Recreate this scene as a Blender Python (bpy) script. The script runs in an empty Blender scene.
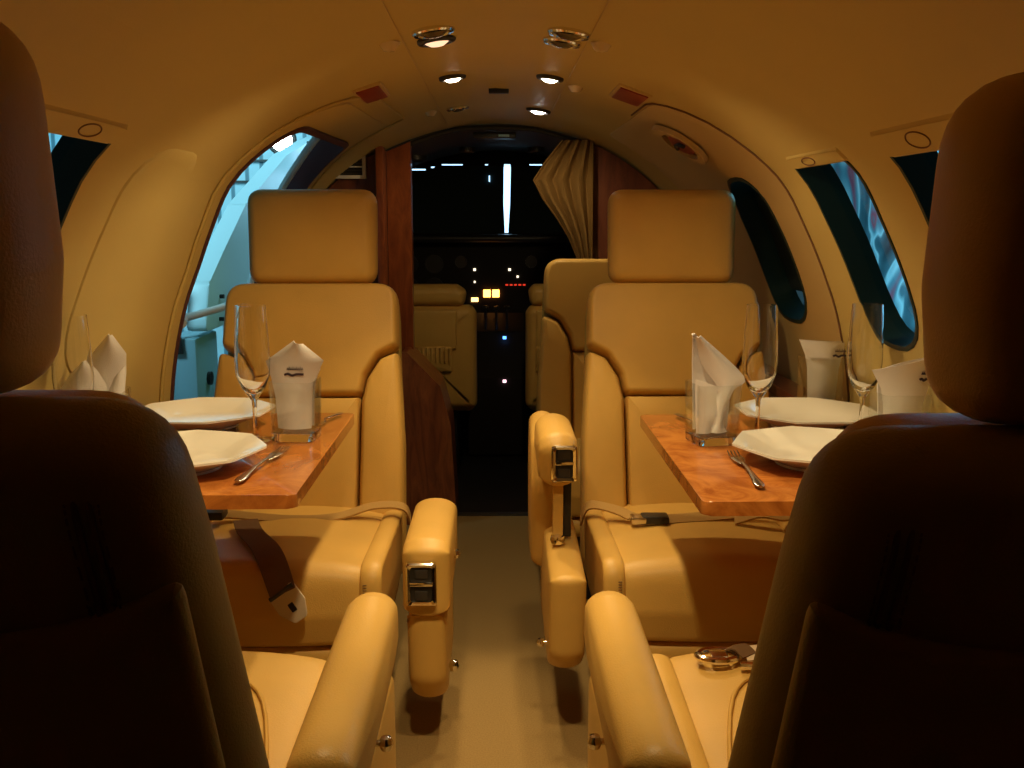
import bpy, bmesh, math, random
from mathutils import Vector, Matrix
random.seed(4)
S = bpy.context.scene
C = S.collection
PI = math.pi
R_ = math.radians

# ---------------------------------------------------------------- camera, world, light, exposure
cam = bpy.data.cameras.new('camera')
cam.sensor_fit = 'HORIZONTAL'; cam.sensor_width = 36.0; cam.lens = 36.0 * 1000 / 1024
cam.clip_start = 0.02
camo = bpy.data.objects.new('camera', cam); C.objects.link(camo)
camo.location = (0, 0, 1.08)
camo.rotation_euler = (PI / 2 - math.atan(.166), 0, -.01578)
S.camera = camo

W = bpy.data.worlds.new('world'); S.world = W; W.use_nodes = True
W.node_tree.nodes['Background'].inputs[0].default_value = (.25, .5, .6, 1)
W.node_tree.nodes['Background'].inputs[1].default_value = .12

S.view_settings.view_transform = 'Standard'
S.view_settings.look = 'None'
S.view_settings.gamma = 1
S.view_settings.exposure = -0.12
S.view_settings.use_curve_mapping = False
S.render.film_transparent = False
try:
    S.cycles.use_denoising = True
    S.cycles.max_bounces = 10
    S.cycles.diffuse_bounces = 6
    S.cycles.transmission_bounces = 10
    S.cycles.transparent_max_bounces = 16
    S.cycles.sample_clamp_indirect = 3
except Exception:
    pass

WARM = (1.0, .74, .38)
def area(name, loc, rot, size, energy, col, sy=None, spread=None):
    l = bpy.data.lights.new(name, 'AREA'); l.energy = energy; l.color = col; l.size = size
    if sy: l.shape = 'RECTANGLE'; l.size_y = sy
    if spread: l.spread = spread
    o = bpy.data.objects.new(name, l); C.objects.link(o); o.location = loc; o.rotation_euler = rot
    return o
# added fill lights, all outside the fuselage and aimed away from the cabin
def aimed(loc, n):
    return Vector(n).to_track_quat('-Z', 'Y').to_euler()
CYAN = (.34, .82, 1.0)
area('outside_fill', (-3.0, 6.6, 3.2), aimed(0, (-.1, 1, -.25)), 1.6, 110, CYAN, 1.6, R_(150))
area('outside_fill', (0, 4.9, 3.2), aimed(0, (-.55, .1, -1)), 1.2, 26, CYAN, 1.2, R_(120))
area('outside_fill', (-1.7, 2.5, 1.9), aimed(0, (.05, .91, -.41)), .5, 13, CYAN, .5, R_(105))
area('outside_fill', (1.5, 5.5, 3.2), aimed(0, (1, 0, -.35)), 1.5, 620, CYAN, 1.5, R_(140))

def spot(name, loc, target, energy, ang, blend=.35, rad=.012, col=WARM, parent=None):
    l = bpy.data.lights.new(name, 'SPOT'); l.energy = energy; l.color = col
    l.spot_size = R_(ang); l.spot_blend = blend; l.shadow_soft_size = rad
    o = bpy.data.objects.new(name, l); C.objects.link(o); o.location = loc
    d = Vector(target) - Vector(loc)
    o.rotation_euler = d.to_track_quat('-Z', 'Y').to_euler()
    return o

# ---------------------------------------------------------------- materials
def mat(name, col, rough=.5, metal=0.0, spec=.5, noise=None, bump=None, emis=None, estr=0, coat=0, trans=0, ior=1.45):
    m = bpy.data.materials.new(name); m.use_nodes = True
    nt = m.node_tree; b = nt.nodes['Principled BSDF']
    b.inputs['Base Color'].default_value = (*col, 1)
    b.inputs['Roughness'].default_value = rough
    b.inputs['Metallic'].default_value = metal
    b.inputs['Specular IOR Level'].default_value = spec
    b.inputs['Coat Weight'].default_value = coat
    b.inputs['Transmission Weight'].default_value = trans
    b.inputs['IOR'].default_value = ior
    if emis:
        b.inputs['Emission Color'].default_value = (*emis, 1); b.inputs['Emission Strength'].default_value = estr
    tc = nt.nodes.new('ShaderNodeTexCoord')
    if noise:
        sc, amt = noise
        n = nt.nodes.new('ShaderNodeTexNoise'); n.inputs['Scale'].default_value = sc; n.inputs['Detail'].default_value = 4
        nt.links.new(tc.outputs['Object'], n.inputs['Vector'])
        r = nt.nodes.new('ShaderNodeValToRGB')
        r.color_ramp.elements[0].position = .3; r.color_ramp.elements[1].position = .7
        r.color_ramp.elements[0].color = (*[c * (1 - amt) for c in col], 1)
        r.color_ramp.elements[1].color = (*[min(1, c * (1 + amt)) for c in col], 1)
        nt.links.new(n.outputs['Fac'], r.inputs['Fac']); nt.links.new(r.outputs['Color'], b.inputs['Base Color'])
    if bump:
        sc, st = bump
        n = nt.nodes.new('ShaderNodeTexNoise'); n.inputs['Scale'].default_value = sc; n.inputs['Detail'].default_value = 3
        nt.links.new(tc.outputs['Object'], n.inputs['Vector'])
        u = nt.nodes.new('ShaderNodeBump'); u.inputs['Strength'].default_value = st; u.inputs['Distance'].default_value = .002
        nt.links.new(n.outputs['Fac'], u.inputs['Height']); nt.links.new(u.outputs['Normal'], b.inputs['Normal'])
    return m

def wood(name, c1, c2, scale=7, rough=.25, stretch=(1, 1, 1)):
    m = mat(name, c1, rough, coat=.4)
    nt = m.node_tree; b = nt.nodes['Principled BSDF']
    tc = nt.nodes.new('ShaderNodeTexCoord'); mp = nt.nodes.new('ShaderNodeMapping'); mp.inputs['Scale'].default_value = stretch
    n = nt.nodes.new('ShaderNodeTexNoise'); n.inputs['Scale'].default_value = scale; n.inputs['Detail'].default_value = 8
    n.inputs['Roughness'].default_value = .65; n.inputs['Distortion'].default_value = 2.2
    r = nt.nodes.new('ShaderNodeValToRGB')
    r.color_ramp.elements[0].position = .32; r.color_ramp.elements[1].position = .68
    r.color_ramp.elements[0].color = (*c1, 1); r.color_ramp.elements[1].color = (*c2, 1)
    nt.links.new(tc.outputs['Object'], mp.inputs['Vector']); nt.links.new(mp.outputs['Vector'], n.inputs['Vector'])
    nt.links.new(n.outputs['Fac'], r.inputs['Fac']); nt.links.new(r.outputs['Color'], b.inputs['Base Color'])
    return m

def glass(name, col=(1, 1, 1), rough=0.0, ior=1.48):
    m = bpy.data.materials.new(name); m.use_nodes = True
    nt = m.node_tree; nt.nodes.clear()
    o = nt.nodes.new('ShaderNodeOutputMaterial'); g = nt.nodes.new('ShaderNodeBsdfGlass')
    g.inputs['Color'].default_value = (*col, 1); g.inputs['Roughness'].default_value = rough; g.inputs['IOR'].default_value = ior
    nt.links.new(g.outputs[0], o.inputs[0])
    return m

def pane_mat(name, tint):
    m = bpy.data.materials.new(name); m.use_nodes = True
    nt = m.node_tree; nt.nodes.clear()
    o = nt.nodes.new('ShaderNodeOutputMaterial'); t = nt.nodes.new('ShaderNodeBsdfTransparent'); g = nt.nodes.new('ShaderNodeBsdfGlossy')
    t.inputs['Color'].default_value = (*tint, 1); g.inputs['Roughness'].default_value = .04
    x = nt.nodes.new('ShaderNodeMixShader'); f = nt.nodes.new('ShaderNodeLayerWeight'); f.inputs['Blend'].default_value = .5
    p = nt.nodes.new('ShaderNodeMath'); p.operation = 'POWER'; p.inputs[1].default_value = 4; q = nt.nodes.new('ShaderNodeMath'); q.operation = 'MULTIPLY_ADD'; q.inputs[1].default_value = .25; q.inputs[2].default_value = .03
    nt.links.new(f.outputs['Facing'], p.inputs[0]); nt.links.new(p.outputs[0], q.inputs[0]); nt.links.new(q.outputs[0], x.inputs[0]); nt.links.new(t.outputs[0], x.inputs[1]); nt.links.new(g.outputs[0], x.inputs[2])
    nt.links.new(x.outputs[0], o.inputs[0])
    return m

M = dict(
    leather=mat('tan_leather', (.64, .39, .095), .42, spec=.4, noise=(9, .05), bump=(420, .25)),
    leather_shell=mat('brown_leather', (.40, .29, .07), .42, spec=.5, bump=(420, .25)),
    stitch=mat('brown_stitch', (.22, .13, .05), .7),
    liner=mat('cream_headliner', (.62, .47, .165), .5, spec=.3, noise=(2.2, .04), bump=(300, .15)),
    liner2=mat('cream_moulding', (.60, .44, .19), .45, spec=.35),
    groove=mat('seam_shadow_gap', (.20, .10, .05), .8),
    doorseal=mat('purple_door_seal', (.10, .04, .05), .5),
    carpet=mat('tan_carpet', (.36, .235, .09), .95, spec=.1, noise=(300, .15), bump=(700, .9)),
    burl=wood('burl_wood', (.34, .095, .016), (.66, .25, .05), 9, .22),
    redwood=wood('red_brown_wood', (.16, .035, .012), (.34, .09, .025), 6, .3, (3, 3, .6)),
    darkwood=wood('dark_wood', (.10, .028, .018), (.20, .06, .03), 5, .35, (3, 3, .6)),
    chrome=mat('chrome', (.82, .78, .70), .12, 1.0),
    steel=mat('cutlery_steel', (.62, .58, .52), .2, 1.0),
    dark=mat('dark_plastic', (.02, .018, .016), .4),
    darkgrey=mat('dark_grey_metal', (.07, .065, .06), .45, .6),
    cockpit=mat('cockpit_dark', (.020, .017, .016), .7, spec=.2),
    cockpit_roof=mat('cockpit_roof_lining', (.16, .11, .08), .7, spec=.3),
    shade=mat('black_sunshade', (.03, .045, .045), .8, spec=.2),
    seal=mat('black_teal_reveal', (.010, .030, .030), .38, spec=.3),
    pane=pane_mat('window_pane', (.75, .93, 1.0)),
    china=mat('white_china', (.86, .83, .74), .12, spec=.6),
    glass=glass('clear_glass'),
    napkin=mat('white_napkin', (.88, .85, .84), .85, spec=.15, bump=(500, .3)),
    ink=mat('dark_print', (.05, .03, .05), .6),
    belt=mat('tan_webbing', (.46, .28, .09), .75, spec=.2, bump=(900, .5)),
    beltdark=mat('dark_webbing', (.17, .095, .045), .8, spec=.2),
    pale_belt=mat('pale_webbing', (.75, .58, .38), .7),
    curtain=mat('olive_tan_curtain', (.22, .125, .038), .8, spec=.2, bump=(400, .4)),
    red_sign=mat('dark_red_sign', (.28, .035, .02), .35),
    grille=mat('grey_vent_plastic', (.78, .76, .72), .45),
    white_paint=mat('white_paint', (.72, .86, .88), .35),
    grey_paint=mat('blue_grey_paint', (.34, .52, .58), .45),
    rope=mat('pale_rope', (.70, .72, .66), .8),
    ochre=mat('placard', (.5, .45, .4), .5),
)
def emit(name, col, s):
    return mat(name, (.02, .02, .02), .4, emis=col, estr=s)
M['lens_on'] = emit('lit_lens', (1, .86, .66), 16)
M['lens_dim'] = emit('faintly_lit_lens', (1, .6, .35), 1.6)
M['lens_hot'] = emit('bright_lens', (1, .96, .92), 40)
M['lens_off'] = mat('unlit_lens', (.12, .09, .06), .15, spec=.8)
M['added_glow'] = emit('added_glow_white', (.42, .72, 1), 2.6)  # glow of the added windscreen panel and the pinhole chip
M['amber'] = emit('amber_annunciator', (1, .33, .06), 9)
M['amber2'] = emit('orange_lamp', (1, .5, .15), 5)
M['white_led'] = emit('white_lamp', (1, .85, .6), 2.2)
M['red_led'] = emit('red_digits', (1, .05, .02), .9)
M['blue_led'] = emit('blue_lamp', (.1, .35, 1), 4)
M['pink_led'] = emit('pink_lamp', (1, .6, .7), 3)

def corrugated():
    m = mat('corrugated_sheet', (.55, .72, .78), .5)
    nt = m.node_tree; b = nt.nodes['Principled BSDF']
    tc = nt.nodes.new('ShaderNodeTexCoord'); w = nt.nodes.new('ShaderNodeTexWave'); w.bands_direction = 'X'
    w.inputs['Scale'].default_value = 2.2
    r = nt.nodes.new('ShaderNodeValToRGB')
    r.color_ramp.elements[0].position = .08; r.color_ramp.elements[0].color = (.16, .26, .30, 1)
    r.color_ramp.elements[1].position = .25; r.color_ramp.elements[1].color = (.62, .78, .82, 1)
    nt.links.new(tc.outputs['Object'], w.inputs['Vector']); nt.links.new(w.outputs['Fac'], r.inputs['Fac'])
    nt.links.new(r.outputs['Color'], b.inputs['Base Color'])
    return m
def clutter():
    m = mat('hangar_clutter', (.05, .08, .1), .6)
    nt = m.node_tree; b = nt.nodes['Principled BSDF']
    tc = nt.nodes.new('ShaderNodeTexCoord')
    n = nt.nodes.new('ShaderNodeTexNoise'); n.inputs['Scale'].default_value = .85; n.inputs['Detail'].default_value = 2; n.inputs['Distortion'].default_value = 1.6
    r = nt.nodes.new('ShaderNodeValToRGB'); cr = r.color_ramp
    cr.elements[0].position = .38; cr.elements[0].color = (.02, .035, .045, 1)
    cr.elements[1].position = .50; cr.elements[1].color = (.10, .22, .27, 1)
    for p, c in ((.53, (.62, .85, .92, 1)), (.58, (.16, .34, .42, 1)), (.63, (.55, .08, .13, 1)), (.66, (.12, .22, .28, 1)), (.72, (.5, .7, .8, 1))):
        e = cr.elements.new(p); e.color = c
    nt.links.new(tc.outputs['Object'], n.inputs['Vector']); nt.links.new(n.outputs['Fac'], r.inputs['Fac'])
    nt.links.new(r.outputs['Color'], b.inputs['Base Color'])
    return m
def thin_glass():
    m = bpy.data.materials.new('thin_glass'); m.use_nodes = True
    nt = m.node_tree; nt.nodes.clear()
    o = nt.nodes.new('ShaderNodeOutputMaterial'); t = nt.nodes.new('ShaderNodeBsdfTransparent'); g = nt.nodes.new('ShaderNodeBsdfGlossy')
    t.inputs['Color'].default_value = (.96, .97, .96, 1); g.inputs['Roughness'].default_value = .02
    x = nt.nodes.new('ShaderNodeMixShader'); f = nt.nodes.new('ShaderNodeLayerWeight'); f.inputs['Blend'].default_value = .5
    p = nt.nodes.new('ShaderNodeMath'); p.operation = 'POWER'; p.inputs[1].default_value = 4; q = nt.nodes.new('ShaderNodeMath'); q.operation = 'MULTIPLY_ADD'; q.inputs[1].default_value = .8; q.inputs[2].default_value = .05
    nt.links.new(f.outputs['Facing'], p.inputs[0]); nt.links.new(p.outputs[0], q.inputs[0]); nt.links.new(q.outputs[0], x.inputs[0]); nt.links.new(t.outputs[0], x.inputs[1]); nt.links.new(g.outputs[0], x.inputs[2])
    nt.links.new(x.outputs[0], o.inputs[0]); return m
M['thin_glass'] = thin_glass()
M['corrugated'] = corrugated(); M['clutter'] = clutter()

# ---------------------------------------------------------------- helpers
def link(o, parent=None):
    C.objects.link(o)
    if parent is not None: o.parent = parent
    return o
def obj(name, bm, m, parent=None, smooth=True, ang=38, loc=None, rot=None):
    bmesh.ops.remove_doubles(bm, verts=bm.verts, dist=1e-5)
    bmesh.ops.recalc_face_normals(bm, faces=bm.faces)
    if smooth:
        for f in bm.faces: f.smooth = True
        for e in bm.edges:
            if len(e.link_faces) == 2 and e.calc_face_angle(0) > R_(ang): e.smooth = False
    me = bpy.data.meshes.new(name); bm.to_mesh(me); bm.free()
    for mm in (m if isinstance(m, (list, tuple)) else [m]): me.materials.append(mm)
    o = bpy.data.objects.new(name, me)
    if loc: o.location = loc
    if rot: o.rotation_euler = rot
    return link(o, parent)
def tag(o, label=None, cat=None, group=None, kind=None):
    if label: o['label'] = label
    if cat: o['category'] = cat
    if group: o['group'] = group
    if kind: o['kind'] = kind
    return o
def thing(name, label, cat, loc=(0, 0, 0), rz=0, group=None, kind=None):
    o = bpy.data.objects.new(name, None); C.objects.link(o); o.empty_display_size = .05
    o.location = loc; o.rotation_euler = (0, 0, rz)
    return tag(o, label, cat, group, kind)
def dup(root, loc=None, rz=None, label=None):
    r = root.copy(); C.objects.link(r)
    if loc: r.location = loc
    if rz is not None: r.rotation_euler = (0, 0, rz)
    if label: r['label'] = label
    for ch in list(root.children):
        c = ch.copy(); C.objects.link(c); c.parent = r
        for g in ch.children:
            d = g.copy(); C.objects.link(d); d.parent = c
    return r

def loop_ngon(bm, rings, caps=True, closed=True):
    vs = [[bm.verts.new(p) for p in r] for r in rings]
    n = len(rings[0])
    for a, b in zip(vs, vs[1:]):
        for i in range(n if closed else n - 1):
            j = (i + 1) % n
            bm.faces.new((a[i], a[j], b[j], b[i]))
    if caps:
        bm.faces.new(vs[0][::-1]); bm.faces.new(vs[-1])
    return vs
def rounded(poly, rad, seg=5):
    """closed polygon with rounded corners; rad is a number or one per corner"""
    n = len(poly); out = []
    for i in range(n):
        p0, p1, p2 = Vector(poly[i - 1]), Vector(poly[i]), Vector(poly[(i + 1) % n])
        r = rad[i] if isinstance(rad, (list, tuple)) else rad
        a = (p0 - p1); b = (p2 - p1)
        la, lb = a.length, b.length
        if r <= 1e-6: out.append(p1); continue
        a.normalize(); b.normalize()
        ang = a.angle(b); t = min(r / math.tan(ang / 2), la * .49, lb * .49)
        s, e = p1 + a * t, p1 + b * t
        for k in range(seg + 1):
            u = k / seg
            out.append(s * (1 - u) ** 2 + p1 * 2 * u * (1 - u) + e * u * u)
    return out
def resample(pts, step):
    out = []; n = len(pts)
    for i in range(n):
        a, b = Vector(pts[i]), Vector(pts[(i + 1) % n])
        k = max(1, int((b - a).length / step + .5))
        for j in range(k): out.append(a.lerp(b, j / k))
    return out
def offset(pts, d):
    n = len(pts); out = []
    area2 = sum(pts[i].x * pts[(i + 1) % n].y - pts[(i + 1) % n].x * pts[i].y for i in range(n))
    sg = 1 if area2 > 0 else -1
    for i in range(n):
        t = (pts[(i + 1) % n] - pts[i - 1])
        if t.length < 1e-9: out.append(pts[i].copy()); continue
        t.normalize(); nn = Vector((-t.y, t.x)) * sg
        out.append(pts[i] + nn * d)
    return out
def pillow(outline, T, rx, crown=0.0, fn=None, step=.02, Tb=None, n=6, rings=4, flat_face=False):
    """padded cushion: outline in (u,v), half thickness T at front and Tb at back, edge rounding rx, crown bulge"""
    bm = bmesh.new()
    base = resample(outline, step)
    c = sum(base, Vector((0, 0))) / len(base)
    Tb = T if Tb is None else Tb
    ins = []
    for k in range(n + 1):
        ph = PI / 2 * k / n
        ins.append((offset(base, rx * (1 - math.cos(ph))), math.sin(ph)))
    flat = ins[-1][0]
    def pos(p, w):
        return fn(p.x, p.y, w) if fn else Vector((p.x, p.y, w))
    R = []
    if flat_face:                                          # for outlines that bend inwards
        for pts, h in ins[::-1]: R.append([pos(p, -Tb * h) for p in pts])
        for pts, h in ins[1:]: R.append([pos(p, T * h) for p in pts])
        R = [[pos(p, -Tb) for p in offset(base, rx + .004)]] + R + [[pos(p, T) for p in offset(base, rx + .004)]]
        loop_ngon(bm, R); bmesh.ops.recalc_face_normals(bm, faces=bm.faces)
        bmesh.ops.triangulate(bm, faces=[f for f in bm.faces if len(f.verts) > 4], ngon_method='EAR_CLIP'); return bm
    for k in range(rings - 1, 0, -1):                      # back interior
        s = 1 - k / rings
        R.append([pos(c.lerp(p, s), -Tb - crown * (1 - s * s)) for p in flat])
    for pts, h in ins[::-1]: R.append([pos(p, -Tb * h) for p in pts])
    for pts, h in ins[1:]: R.append([pos(p, T * h) for p in pts])
    for k in range(1, rings):
        s = 1 - k / rings
        R.append([pos(c.lerp(p, s), T + crown * (1 - s * s)) for p in flat])
    vs = loop_ngon(bm, R, caps=False)
    for ring, w in ((vs[0], -Tb - crown), (vs[-1], T + crown)):
        m = bm.verts.new(pos(c, w)); k = len(ring)
        for i in range(k): bm.faces.new((ring[i], ring[(i + 1) % k], m))
    return bm
def add_box(bm, x0, x1, y0, y1, z0, z1, bev=0.0, seg=2, mx=None):
    r = bmesh.ops.create_cube(bm, size=1)
    vs = r['verts']
    for v in vs:
        v.co = Vector(((x0 + x1) / 2 + v.co.x * (x1 - x0), (y0 + y1) / 2 + v.co.y * (y1 - y0), (z0 + z1) / 2 + v.co.z * (z1 - z0)))
    if mx:
        for v in vs: v.co = mx @ v.co
    if bev > 0:
        es = list({e for v in vs for e in v.link_edges})
        bmesh.ops.bevel(bm, geom=es, offset=bev, segments=seg, profile=.6, affect='EDGES')
    return bm
def box(*a, **k): return add_box(bmesh.new(), *a, **k)
def add_tube(bm, pts, r, seg=10, caps=True):
    pts = [Vector(p) for p in pts]; rings = []; up = Vector((0, 0, 1)); prev = None
    for i, p in enumerate(pts):
        t = (pts[min(i + 1, len(pts) - 1)] - pts[max(i - 1, 0)]).normalized()
        if prev is None:
            a = up if abs(t.dot(up)) < .9 else Vector((1, 0, 0)); s = t.cross(a).normalized()
        else: s = (prev - t * prev.dot(t)).normalized()
        prev = s; q = t.cross(s)
        rr = r[i] if isinstance(r, (list, tuple)) else r
        rings.append([p + (s * math.cos(2 * PI * k / seg) + q * math.sin(2 * PI * k / seg)) * rr for k in range(seg)])
    loop_ngon(bm, rings, caps=caps); return bm
def tube(pts, r, seg=10): return add_tube(bmesh.new(), pts, r, seg)
def lathe(prof, seg=32, bm=None, square=0):
    """prof: (r,z) closed profile revolved round z; square>0 blends to a rounded square"""
    bm = bm or bmesh.new(); rings = []
    for k in range(seg):
        a = 2 * PI * k / seg
        f = 1.0
        if square:
            e = square; f = (abs(math.cos(a)) ** e + abs(math.sin(a)) ** e) ** (-1 / e)
        rings.append([Vector((r * f * math.cos(a), r * f * math.sin(a), z)) for r, z in prof])
    vs = [[bm.verts.new(p) for p in r] for r in rings]; m = len(prof)
    for k in range(seg):
        a, b = vs[k], vs[(k + 1) % seg]
        for i in range(m):
            j = (i + 1) % m
            try: bm.faces.new((a[i], b[i], b[j], a[j]))
            except ValueError: pass
    bmesh.ops.remove_doubles(bm, verts=bm.verts, dist=1e-6)
    bmesh.ops.dissolve_degenerate(bm, dist=1e-7, edges=bm.edges)
    return bm
def prism(poly, y0, y1, axis='y', bev=0):
    bm = bmesh.new()
    def P(p, d):
        return Vector((p[0], d, p[1])) if axis == 'y' else (Vector((d, p[0], p[1])) if axis == 'x' else Vector((p[0], p[1], d)))
    loop_ngon(bm, [[P(p, y0) for p in poly], [P(p, y1) for p in poly]])
    if bev: bmesh.ops.bevel(bm, geom=list(bm.edges), offset=bev, segments=2, profile=.6, affect='EDGES')
    return bm
def smooth_path(pts, n=6):
    P = [Vector(p) for p in pts]; out = []
    for i in range(len(P) - 1):
        p0, p1, p2, p3 = P[max(i - 1, 0)], P[i], P[i + 1], P[min(i + 2, len(P) - 1)]
        for k in range(n):
            t = k / n
            out.append(.5 * ((2 * p1) + (p2 - p0) * t + (2 * p0 - 5 * p1 + 4 * p2 - p3) * t * t + (3 * p1 - p0 - 3 * p2 + p3) * t ** 3))
    out.append(P[-1]); return out
def ribbon(pts, width, side, th=.0025, bm=None):
    """webbing strap: width along the side vector (one vector or one per point)"""
    bm = bm or bmesh.new()
    n = len(pts); rings = []
    for i, p in enumerate(pts):
        t = (pts[min(i + 1, n - 1)] - pts[max(i - 1, 0)]).normalized()
        if isinstance(side, list):
            u = i / (n - 1) * (len(side) - 1); k = min(int(u), len(side) - 2); s = Vector(side[k]).lerp(Vector(side[k + 1]), u - k)
        else: s = Vector(side)
        s = (s - t * s.dot(t)).normalized(); q = t.cross(s).normalized()
        rings.append([p + s * width / 2 * a + q * th / 2 * b for a, b in ((-1, -1), (1, -1), (1, 1), (-1, 1))])
    loop_ngon(bm, rings); return bm
def sheet(grid, th):
    """grid of points [row][col] -> thick cloth"""
    bm = bmesh.new(); nr, nc = len(grid), len(grid[0])
    G = [[Vector(p) for p in r] for r in grid]
    def nrm(i, j):
        a = G[min(i + 1, nr - 1)][j] - G[max(i - 1, 0)][j]; b = G[i][min(j + 1, nc - 1)] - G[i][max(j - 1, 0)]
        c = a.cross(b); return c.normalized() if c.length > 1e-12 else Vector((0, 1, 0))
    N = [[nrm(i, j) for j in range(nc)] for i in range(nr)]
    A = [[bm.verts.new(G[i][j] + N[i][j] * th / 2) for j in range(nc)] for i in range(nr)]
    B = [[bm.verts.new(G[i][j] - N[i][j] * th / 2) for j in range(nc)] for i in range(nr)]
    for i in range(nr - 1):
        for j in range(nc - 1):
            bm.faces.new((A[i][j], A[i][j + 1], A[i + 1][j + 1], A[i + 1][j])); bm.faces.new((B[i][j], B[i + 1][j], B[i + 1][j + 1], B[i][j + 1]))
    for j in range(nc - 1):
        bm.faces.new((A[0][j], B[0][j], B[0][j + 1], A[0][j + 1])); bm.faces.new((A[-1][j], A[-1][j + 1], B[-1][j + 1], B[-1][j]))
    for i in range(nr - 1):
        bm.faces.new((A[i][0], A[i + 1][0], B[i + 1][0], B[i][0])); bm.faces.new((A[i][-1], B[i][-1], B[i + 1][-1], A[i + 1][-1]))
    return bm

# ---------------------------------------------------------------- fuselage cross-section (x,z), right half from floor to crown
PROF = smooth_path([(.66, -.02, 0), (.735, .15, 0), (.77, .32, 0), (.782, .50, 0), (.77, .70, 0), (.742, .85, 0), (.708, .95, 0), (.658, 1.06, 0),
                    (.59, 1.172, 0), (.45, 1.285, 0), (.30, 1.355, 0), (.14, 1.398, 0), (0, 1.41, 0)], 6)
PROF = [(p.x, p.y) for p in PROF]
def prof_at(z):
    for (xa, za), (xb, zb) in zip(PROF, PROF[1:]):
        if za <= z <= zb:
            t = (z - za) / (zb - za + 1e-12); d = Vector((xb - xa, zb - za)).normalized()
            return xa + (xb - xa) * t, Vector((d.y, -d.x))      # outward normal
    return 0, Vector((0, 1))
def wp(side, y, z, off=0.0):
    """point on a side wall (side=+1 right) at depth y, height z, off metres outwards (+) or into the cabin (-)"""
    x, n = prof_at(z); return Vector((side * (x + n.x * off), y, z + n.y * off))
def shell(pts, y0, y1, th):
    """closed thick skin over profile points (x,z)"""
    n = len(pts); outer = []
    for i, p in enumerate(pts):
        a, b = Vector(pts[max(i - 1, 0)]), Vector(pts[min(i + 1, n - 1)])
        d = (b - a).normalized(); outer.append(Vector(p) + Vector((d.y, -d.x)) * th)
    ring = [Vector(p) for p in pts] + outer[::-1]
    bm = bmesh.new()
    loop_ngon(bm, [[Vector((p.x, y, p.y)) for p in ring] for y in (y0, y1)])
    return bm
def cutter(side, outline, off0=-.08, off1=.2):
    bm = bmesh.new()
    loop_ngon(bm, [[wp(side, p[0], p[1], off0) for p in outline], [wp(side, p[0], p[1], off1) for p in outline]])
    bmesh.ops.recalc_face_normals(bm, faces=bm.faces)
    bmesh.ops.triangulate(bm, faces=[f for f in bm.faces if len(f.verts) > 4])
    me = bpy.data.meshes.new('cut'); bm.to_mesh(me); bm.free()
    o = bpy.data.objects.new('cut', me); C.objects.link(o); return o
def carve(o, cutters):
    for c in cutters:
        md = o.modifiers.new('b', 'BOOLEAN'); md.operation = 'DIFFERENCE'; md.solver = 'EXACT'; md.object = c
    dg = bpy.context.evaluated_depsgraph_get(); dg.update()
    me = bpy.data.meshes.new_from_object(o.evaluated_get(dg))
    o.modifiers.clear(); o.data = me
    for c in cutters: bpy.data.objects.remove(c)
    bm = bmesh.new(); bm.from_mesh(me)
    for f in bm.faces: f.smooth = True
    for e in bm.edges:
        e.smooth = not (len(e.link_faces) == 2 and e.calc_face_angle(0) > R_(30))
    bm.to_mesh(me); bm.free()
def band(side, outline, off0, off1, inner_off=0.0, closed=True):
    """lining round an outline between two offsets (window reveal), inner_off = ring width"""
    bm = bmesh.new(); r0 = resample([Vector(p) for p in outline], .03)
    o = offset(r0, .003); q = offset(r0, -inner_off) if inner_off else offset(r0, -.006)
    rings = [[wp(side, p.x, p.y, off0) for p in o], [wp(side, p.x, p.y, off1) for p in o],
             [wp(side, p.x, p.y, off1) for p in q], [wp(side, p.x, p.y, off0) for p in q]]
    rings.append(rings[0]); loop_ngon(bm, rings, caps=False); return bm
def patch(side, outline, off0, off1, rings=10, bev=.004):
    """raised curved plate on the wall that follows its curve: grid clipped by outline via ring scaling"""
    bm = bmesh.new(); o = resample([Vector(p) for p in outline], .03)
    c = sum(o, Vector((0, 0))) / len(o)
    R = [[wp(side, p.x, p.y, off1) for p in o], [wp(side, p.x, p.y, off0 + bev * (1 if off0 < off1 else -1)) for p in o]]
    for k in range(rings):
        s = 1 - k / rings
        q = offset(o, bev) if k == 0 else [c.lerp(p, s) for p in o]
        R.append([wp(side, p.x, p.y, off0) for p in q])
    vs = loop_ngon(bm, R, caps=False); m = bm.verts.new(wp(side, c.x, c.y, off0))
    for i in range(len(o)): bm.faces.new((vs[-1][i], vs[-1][(i + 1) % len(o)], m))
    return bm
def rrect(y0, y1, z0, z1, r, seg=6):
    return rounded([(y0, z0), (y1, z0), (y1, z1), (y0, z1)], r, seg)

# ---------------------------------------------------------------- the setting
Y0, Y1 = -1.3, 3.64
def struct(name, bm, m, parent=None, **k):
    o = obj(name, bm, m, parent, **k)
    if parent is None: o['kind'] = 'structure'
    return o
iz = min(range(len(PROF)), key=lambda i: abs(PROF[i][1] - 1.30))
right_prof = PROF[:iz + 1]
TH = .055
wall_right = struct('wall_right', shell(right_prof, Y0, Y1, TH), M['liner'])
wall_left = struct('wall_left', shell([(-x, z) for x, z in right_prof][::-1], Y0, Y1, TH), M['liner'])
cp = PROF[iz:] + [(-x, z) for x, z in PROF[iz:-1]][::-1]
struct('ceiling', shell(cp, Y0, Y1, TH), M['liner'])
fl = box(-.70, .70, Y0, 3.56, -.04, 0); struct('floor', fl, M['carpet'])
struct('floor_cockpit', box(-.60, .60, 3.56, 6.0, -.05, -.012), M['cockpit'])
struct('wall_back', box(-.85, .85, Y0 - .05, Y0, -.1, 1.5), M['darkwood'])

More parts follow.
